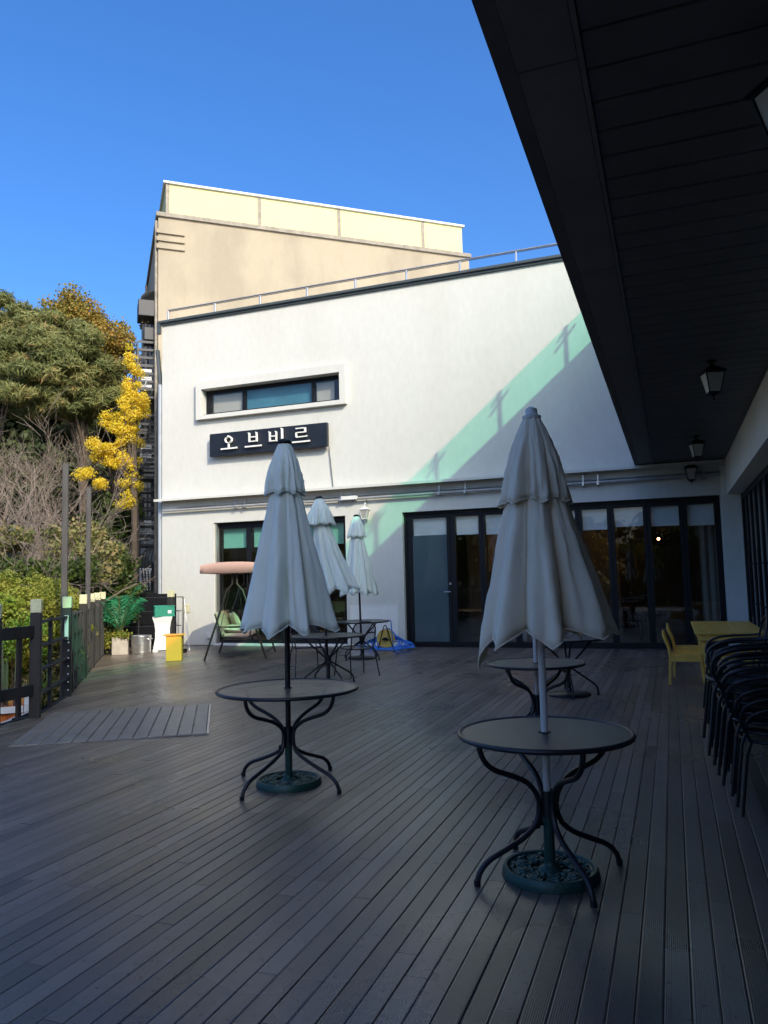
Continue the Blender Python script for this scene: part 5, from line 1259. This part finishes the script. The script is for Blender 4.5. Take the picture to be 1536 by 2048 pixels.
# pines --------------------------------------------------------------
def pine(label, spots, D, base_px, seed, lm=L_pine, size=.034, per=800):
    bl = []; r_ = random.Random(seed)
    for (px, py, wpx, hpx, dd) in spots:
        c = at(px, py, D + dd); sc_ = D / 1535
        for k in range(max(4, int(wpx * hpx / 330))):
            a = r_.uniform(0, 2 * PI); q = math.sqrt(r_.random()); x = q * math.cos(a) * wpx * sc_ * .5; z = q * math.sin(a) * hpx * sc_ * .5
            depth = r_.uniform(-1, 1) * wpx * sc_ * .35; s = r_.uniform(.30, .55)
            bl.append((c.x + x * .80 + depth * -.6, c.y + x * .6 + depth * .8, c.z + z, s, s, s * .62))
    b = at(*base_px, D); b.z = hgt(b.x, b.y) - .2; t = at(base_px[0], min(s[1] for s in spots) + 20, D)
    return tree('pine_tree', label, bl, tuple(b), tuple(t), .20, lm, per, size, seed, 'pines behind the bare shrubs', 8.5, 30, updir=None, flatn=True)
pine('broad bushy pine with cones, largest green crown at the left', [(105, 670, 110, 80, 0), (60, 730, 150, 120, 0), (185, 760, 120, 100, 0), (120, 780, 200, 100, -.5), (200, 805, 100, 50, -.5), (60, 650, 80, 60, 1), (130, 720, 150, 90, -1)], 30, (170, 1110), 3)
pine('pine at the left frame edge with a lower crown', [(0, 650, 80, 90, 0), (-20, 720, 120, 120, 0), (20, 790, 140, 70, 0), (-70, 680, 140, 140, 1)], 33, (-20, 1120), 8, L_pine)
pine('darker pine filling the gap behind the yellow ginkgo', [(230, 830, 120, 80, 0), (150, 850, 160, 60, 0), (240, 900, 90, 90, 0)], 36, (230, 1080), 12, L_pine2, .05, 420)
# orange-gold crown behind ------------------------------------------
def deciduous(name, label, spots, D, base_px, seed, lm, size, per, group, br=.6, r=.18, zoff=0):
    bl = []; r_ = random.Random(seed); sc_ = D / 1535
    for (px, py, wpx, hpx, dd) in spots:
        c = at(px, py, D + dd)
        for k in range(max(3, int(wpx * hpx * sc_ * sc_ / (br * br) * 1.5))):
            a = r_.uniform(0, 2 * PI); q = math.sqrt(r_.random()); x = q * math.cos(a) * wpx * sc_ * .5; z = q * math.sin(a) * hpx * sc_ * .5; dp = r_.uniform(-1, 1) * min(wpx, 120) * sc_ * .35
            s = br * r_.uniform(.5, 1.2); bl.append((c.x + x * .8 - dp * .6, c.y + x * .6 + dp * .8, c.z + z, s, s, s * .8))
    b = at(*base_px, D); b.z = hgt(b.x, b.y) - .2; t = at(base_px[0], min(s[1] for s in spots) + 15, D)
    return tree(name, label, bl, tuple(b), tuple(t), r, lm, per, size, seed, group, 1.3, 24)
deciduous('autumn_tree', 'orange and gold autumn tree showing above the pine', [(125, 622, 80, 56, 0), (165, 640, 90, 70, 0), (205, 665, 80, 80, 0), (238, 700, 60, 90, 0), (258, 750, 36, 120, 0), (110, 640, 50, 50, 0), (150, 660, 120, 60, 0)], 42, (200, 1060), 21, L_org, .11, 170, 'autumn trees', .75, .25)
deciduous('ginkgo_tree', 'bright yellow ginkgo beside the tan building', [(266, 755, 28, 70, 0), (262, 712, 18, 44, 0), (266, 800, 40, 50, 0), (262, 835, 60, 36, 0), (262, 870, 46, 44, 0), (246, 862, 40, 30, 0), (262, 915, 42, 40, 0), (262, 960, 36, 50, 0), (222, 835, 30, 16, .4), (212, 850, 20, 12, .4), (205, 905, 50, 22, 0), (185, 885, 26, 18, 0), (160, 944, 44, 12, 0), (200, 965, 30, 14, 0), (236, 925, 44, 26, 0), (292, 815, 16, 60, 5), (252, 1000, 26, 26, 0), (240, 895, 40, 24, 0)], 24, (266, 1170), 33, L_gink, .042, 1150, 'ginkgo', .215, .16)
deciduous('evergreen_tree', 'dark green leafy tree in shade below the ginkgo', [(235, 1040, 70, 80, 0), (215, 1090, 70, 70, 0), (200, 1030, 60, 60, 0), (180, 1080, 50, 60, 0)], 25.2, (235, 1180), 41, L_green, .10, 170, 'evergreens by the building', .35, .14)
for i, (px, py, D, s, lb) in enumerate(((40, 900, 46, 6, 'dim woodland tree far behind the bare shrubs, left'), (150, 960, 44, 5, 'dim woodland tree far behind the bare shrubs, middle'), (230, 1000, 47, 5, 'dim woodland tree far behind the shaded evergreen'), (-60, 880, 45, 6, 'dim woodland tree just outside the left frame edge'), (90, 860, 55, 7, 'tall dim woodland tree behind the pines'))):
    c = at(px, py, D); bl = crown(c.x, c.y, c.z, s * .7, s * .7, s * .9, 60, 1.0, 70 + i, .9)
    b = (c.x, c.y, hgt(c.x, c.y) - .2); tree('woodland_tree', lb, bl, b, (c.x, c.y, c.z + s * .6), .25, L_pine2, 26, .32, 90 + i, 'dim woodland behind', 1.4, 14)

# bare shrubs ---------------------------------------------------------
def bare_tree(label, base, h, spread, seed, ntrunk=5, depth=5, group='bare brown shrubs'):
    r_ = random.Random(seed); mb = MB(); mt = MB(); base = Vector(base)
    def grow(p, d, L, r, lev, m):
        if lev and (p.x + base.x) > -.80 * (p.y + base.y): return
        n = 4; P = [p]; dd = d.copy()
        for k in range(n):
            dd = (dd + Vector((r_.gauss(0, .13), r_.gauss(0, .13), r_.gauss(0, .08) + .02))).normalized(); P.append(P[-1] + dd * L / n)
        e = r * .62; mm = m if lev < 2 else mt
        mm.tube(P, [r + (e - r) * k / n for k in range(n + 1)], 6 if lev < 2 else (4 if lev < 3 else 3), caps=False)
        if lev >= depth: return
        nb = r_.choice((2, 3)) if lev < 3 else r_.choice((2, 3, 4))
        for k in range(nb):
            q = P[r_.choice((1, 2, 3, 4, 4))]; a = r_.uniform(0, 2 * PI); ax = dd.orthogonal().normalized(); ax.rotate(Matrix.Rotation(a, 3, dd))
            nd = (dd * r_.uniform(.6, 1.1) + ax * r_.uniform(.35, .85) + Vector((0, 0, .10))).normalized()
            grow(q, nd, L * r_.uniform(.55, .85), max(e * r_.uniform(.5, .8), .0055), lev + 1, m)
    for k in range(ntrunk):
        a = 2 * PI * k / ntrunk + r_.uniform(-.4, .4); d = Vector((math.cos(a) * spread, math.sin(a) * spread, 1)).normalized()
        grow(Vector((math.cos(a) * .12, math.sin(a) * .12, 0)), d, h * .42, .06, 0, mb)
    o = empty('bare_shrub', base, 0, label, 'shrub', group); mb.build('trunk', M['twig'], o); mt.build('twigs', M['twig'], o, smooth=False)
for i, (px, D, h, spr, lb) in enumerate(((75, 20, 4.6, .75, 'wide bare branching shrub in the middle of the left slope'), (5, 19, 4.6, .7, 'bare twiggy shrub at the left frame edge'), (118, 23, 4.4, .6, 'bare shrub arching toward the yellow ginkgo'), (-60, 21, 4.6, .7, 'bare shrub just beyond the left frame edge'), (100, 26, 5.6, .55, 'taller bare shrub behind the others on the slope'), (30, 27, 6.2, .55, 'bare tree reaching up to the pine crowns at left'))):
    p = at(px, 1150, D); p.z = hgt(p.x, p.y) - .1; bare_tree(lb, p, h, spr, 300 + i)

# shrubs and hedges ----------------------------------------------------
def shrub(name, label, px, py, D, wpx, hpx, lm, size, per, seed, group, br=.3, zsq=.9, nb=None):
    c = at(px, py, D); sc_ = D / 1535; rx = wpx * sc_ / 2; rz = hpx * sc_ / 2
    bl = crown(c.x, c.y, c.z, rx, rx * .8, rz, nb or min(90, max(14, int(rx * rx * rz * 10 / br / br / 3))), br, seed, .8, hollow=.55)
    bl.append((c.x, c.y, c.z, rx * .8, rx * .6, rz * .85))
    o = empty(name, (c.x, c.y, c.z - rz), 0, label, 'shrub', group); off = np.array((c.x, c.y, c.z - rz))
    C, T, N = blob_pts(bl, per); leaves_mesh('foliage', C - off, size, lm, o, 1.5, tint=T, nrm=N)
    mb = MB(); g = hgt(c.x, c.y) - (c.z - rz) - .1
    for k in range(5): a = k * 1.3; mb.tube([(.05 * math.cos(a), .05 * math.sin(a), min(g, 0)), (rx * .4 * math.cos(a), rx * .4 * math.sin(a), rz * 1.3)], [.03, .01], 5)
    mb.build('stems', M['bark'], o)
    # a loose core keeps light from passing straight through
G1, G2 = 'yellow green hedge mounds', 'dark clipped shrubs on the slope'
shrub('hedge_shrub', 'broad yellow green hedge mound left of the tall pole', 40, 1243, 13.8, 230, 180, L_hedge, .026, 4200, 401, G1, .15)
shrub('hedge_shrub', 'yellow green hedge mound directly behind the near fence posts', 115, 1252, 15.2, 130, 140, L_hedge, .026, 3600, 402, G1, .15)
shrub('hedge_shrub', 'yellow green hedge beyond the left frame edge', -80, 1250, 13.4, 220, 190, L_hedge, .04, 900, 403, G1, .25)
shrub('hedge_shrub', 'reddish tipped hedge at the low left behind the railing', 15, 1260, 12.2, 120, 110, L_hedge, .032, 1800, 404, G1, .16)
for i, (px, py, D, w, h, lb) in enumerate(((40, 1140, 18, 150, 60, 'dark green clipped shrub above the hedge, left'), (130, 1150, 17.5, 110, 70, 'dark green clipped shrub behind the tall pole'), (190, 1120, 19, 90, 90, 'leafy green shrub between the two tall poles'), (150, 1085, 21, 130, 70, 'loose green shrub under the bare branches'), (235, 1150, 20.5, 90, 120, 'very dark shrub in shadow behind the palm'), (252, 1180, 21.5, 40, 90, 'very dark shrub just left of the low condensers'), (215, 1215, 20.2, 90, 100, 'dark low shrub behind the fence end'), (10, 1075, 20, 110, 60, 'yellowish shrub on the slope at the far left'))):
    shrub('slope_shrub', lb, px, py, D, w, h, L_ivy if i in (2, 3, 7) else L_green, .07, 330, 420 + i, G2, .28)
for i, (px, py, D, w, h, lm, lb) in enumerate(((100, 1320, 13.6, 90, 150, L_ivy, 'ivy tangle behind the gap after the first fence post'), (40, 1315, 15.2, 120, 110, L_ivy, 'ivy and dry leaves behind the near railing'), (18, 1352, 14.2, 60, 50, L_bright, 'bright green shrub low behind the near railing'), (112, 1385, 13.2, 60, 60, L_ivy, 'dry leafy tangle low between first and second post'), (10, 1225, 12.3, 30, 36, L_bright, 'bright green sprig beside the left edge post'), (150, 1290, 16.2, 90, 130, L_ivy, 'shaded ivy behind the fence panels'))):
    shrub('ivy_shrub', lb, px, py, D, w, h, lm, .045, 900, 450 + i, 'ivy and small shrubs below the fence', .15)
# plants behind the camera, seen only mirrored in the door glass
for i, (x, y) in enumerate(((-12, -9), (-5, -15), (3, -16), (-17, -3), (-9, -18), (11, -18))):
    bl = crown(x, y, 1.2, 4, 4, 3.2, 80, 1.1, 500 + i); tree('garden_tree', ['broad garden tree far behind the deck to the left', 'garden tree straight behind the deck', 'garden tree behind the deck on the right', 'garden tree beside the deck at its open left side', 'garden tree in the back row behind the deck', 'garden tree behind the right wing'][i], bl, (x, y, -2.6), (x, y, 5), .25, L_org if i % 2 else L_green, 40, .26, 520 + i, 'garden trees around the deck', 1.4, 12)

for i in range(9):
    x, y = -26 + i * 6.2 + rnd.uniform(-1, 1), -27 + rnd.uniform(-2, 2)
    bl = crown(x, y, 1.6, 4.2, 3, 4.2, 60, 1.5, 540 + i); o = tree('garden_tree', 'dark tree in the far row behind the garden, %s from the left' % ('first second third fourth fifth sixth seventh eighth ninth'.split()[i]), bl, (x, y, -2.6), (x, y, 4), .25, L_org if i % 3 == 1 else L_green, 34, .34, 560 + i, 'garden trees around the deck', 1.4, 8)
# palm -------------------------------------------------------------------
def palm(loc, label, fronds, seed):
    r_ = random.Random(seed); o = empty('potted_palm', loc, 0, label, 'palm'); 
    mb = MB(); C = []; 
    lv = MB()
    for (a, el, L, droop) in fronds:
        d = Vector((math.cos(a), math.sin(a), 0)); P = []
        for k in range(13):
            t = k / 12; P.append(Vector((0, 0, .02)) + d * (L * (t * math.cos(el) + .12 * t * t)) + Vector((0, 0, L * (t * math.sin(el) - droop * t ** 2.4))))
        mb.tube(P, [.011 * (1 - .8 * k / 12) for k in range(13)], 5)
        for k in range(3, 13):
            T = (P[min(k + 1, 12)] - P[k - 1]).normalized(); sd = T.cross(Vector((0, 0, 1))).normalized()
            for sub in (0, .5):
                c = P[k - 1].lerp(P[k], sub + .25)
                for s in (-1, 1):
                    ll = L * .30 * math.sin(PI * min(1, (k - 1.5) / 11.5)) ** .6 * r_.uniform(.85, 1.15)
                    q = (sd * s * .85 + T * .65 + Vector((0, 0, r_.uniform(-.1, .2)))).normalized(); m1 = c + q * ll * .5 + Vector((0, 0, .01)); e = c + q * ll + Vector((0, 0, -ll * .30)); w = T * .015
                    lv.face([c, m1 + w, e, m1 - w])
    mb.build('stem', M['palmstem'], o); lo = lv.build('leaf', L_palm, o, smooth=False); set_tint(lo, [rnd.random() for _ in lo.data.polygons])
palm((-11.67, 14.22, .41), 'bright green potted palm with arching fronds in the concrete planter', [(rnd.uniform(-.5, .5) + k * 2 * PI / 15 * 1.0, rnd.uniform(1.0, 1.45), rnd.uniform(.85, 1.45), rnd.uniform(.25, .45)) for k in range(12)], 9)
C = NR.normal(size=(420, 3)) * np.array([.10, .09, .035]) + np.array([-11.69, 14.17, .44]); 
C2 = NR.normal(size=(260, 3)) * np.array([.05, .05, .10]) + np.array([-11.87, 14.06, .32]); C3 = NR.normal(size=(90, 3)) * np.array([.05, .04, .025]) + np.array([-11.48, 14.12, .43])
o = leaves_mesh('trailing_plant', np.concatenate([C, C2, C3]), .04, L_hedge); tag(o, 'small yellowish trailing plant spilling over the planter rim', 'plant')
# fallen leaves on the deck
n = 70; C = np.stack([NR.uniform(-11.8, -3, n), NR.uniform(8, 16.2, n), np.full(n, .006)], 1); C = C[(C[:, 0] > -8.0) | (C[:, 1] > 13.6)]
o = leaves_mesh('fallen_leaves', C, .022, L_org, nrm=np.tile(np.array([[0, 0, 6.]]), (len(C), 1))); tag(o, kind='stuff'); o['label'] = 'scattered fallen leaves on the deck'; o['category'] = 'leaves'
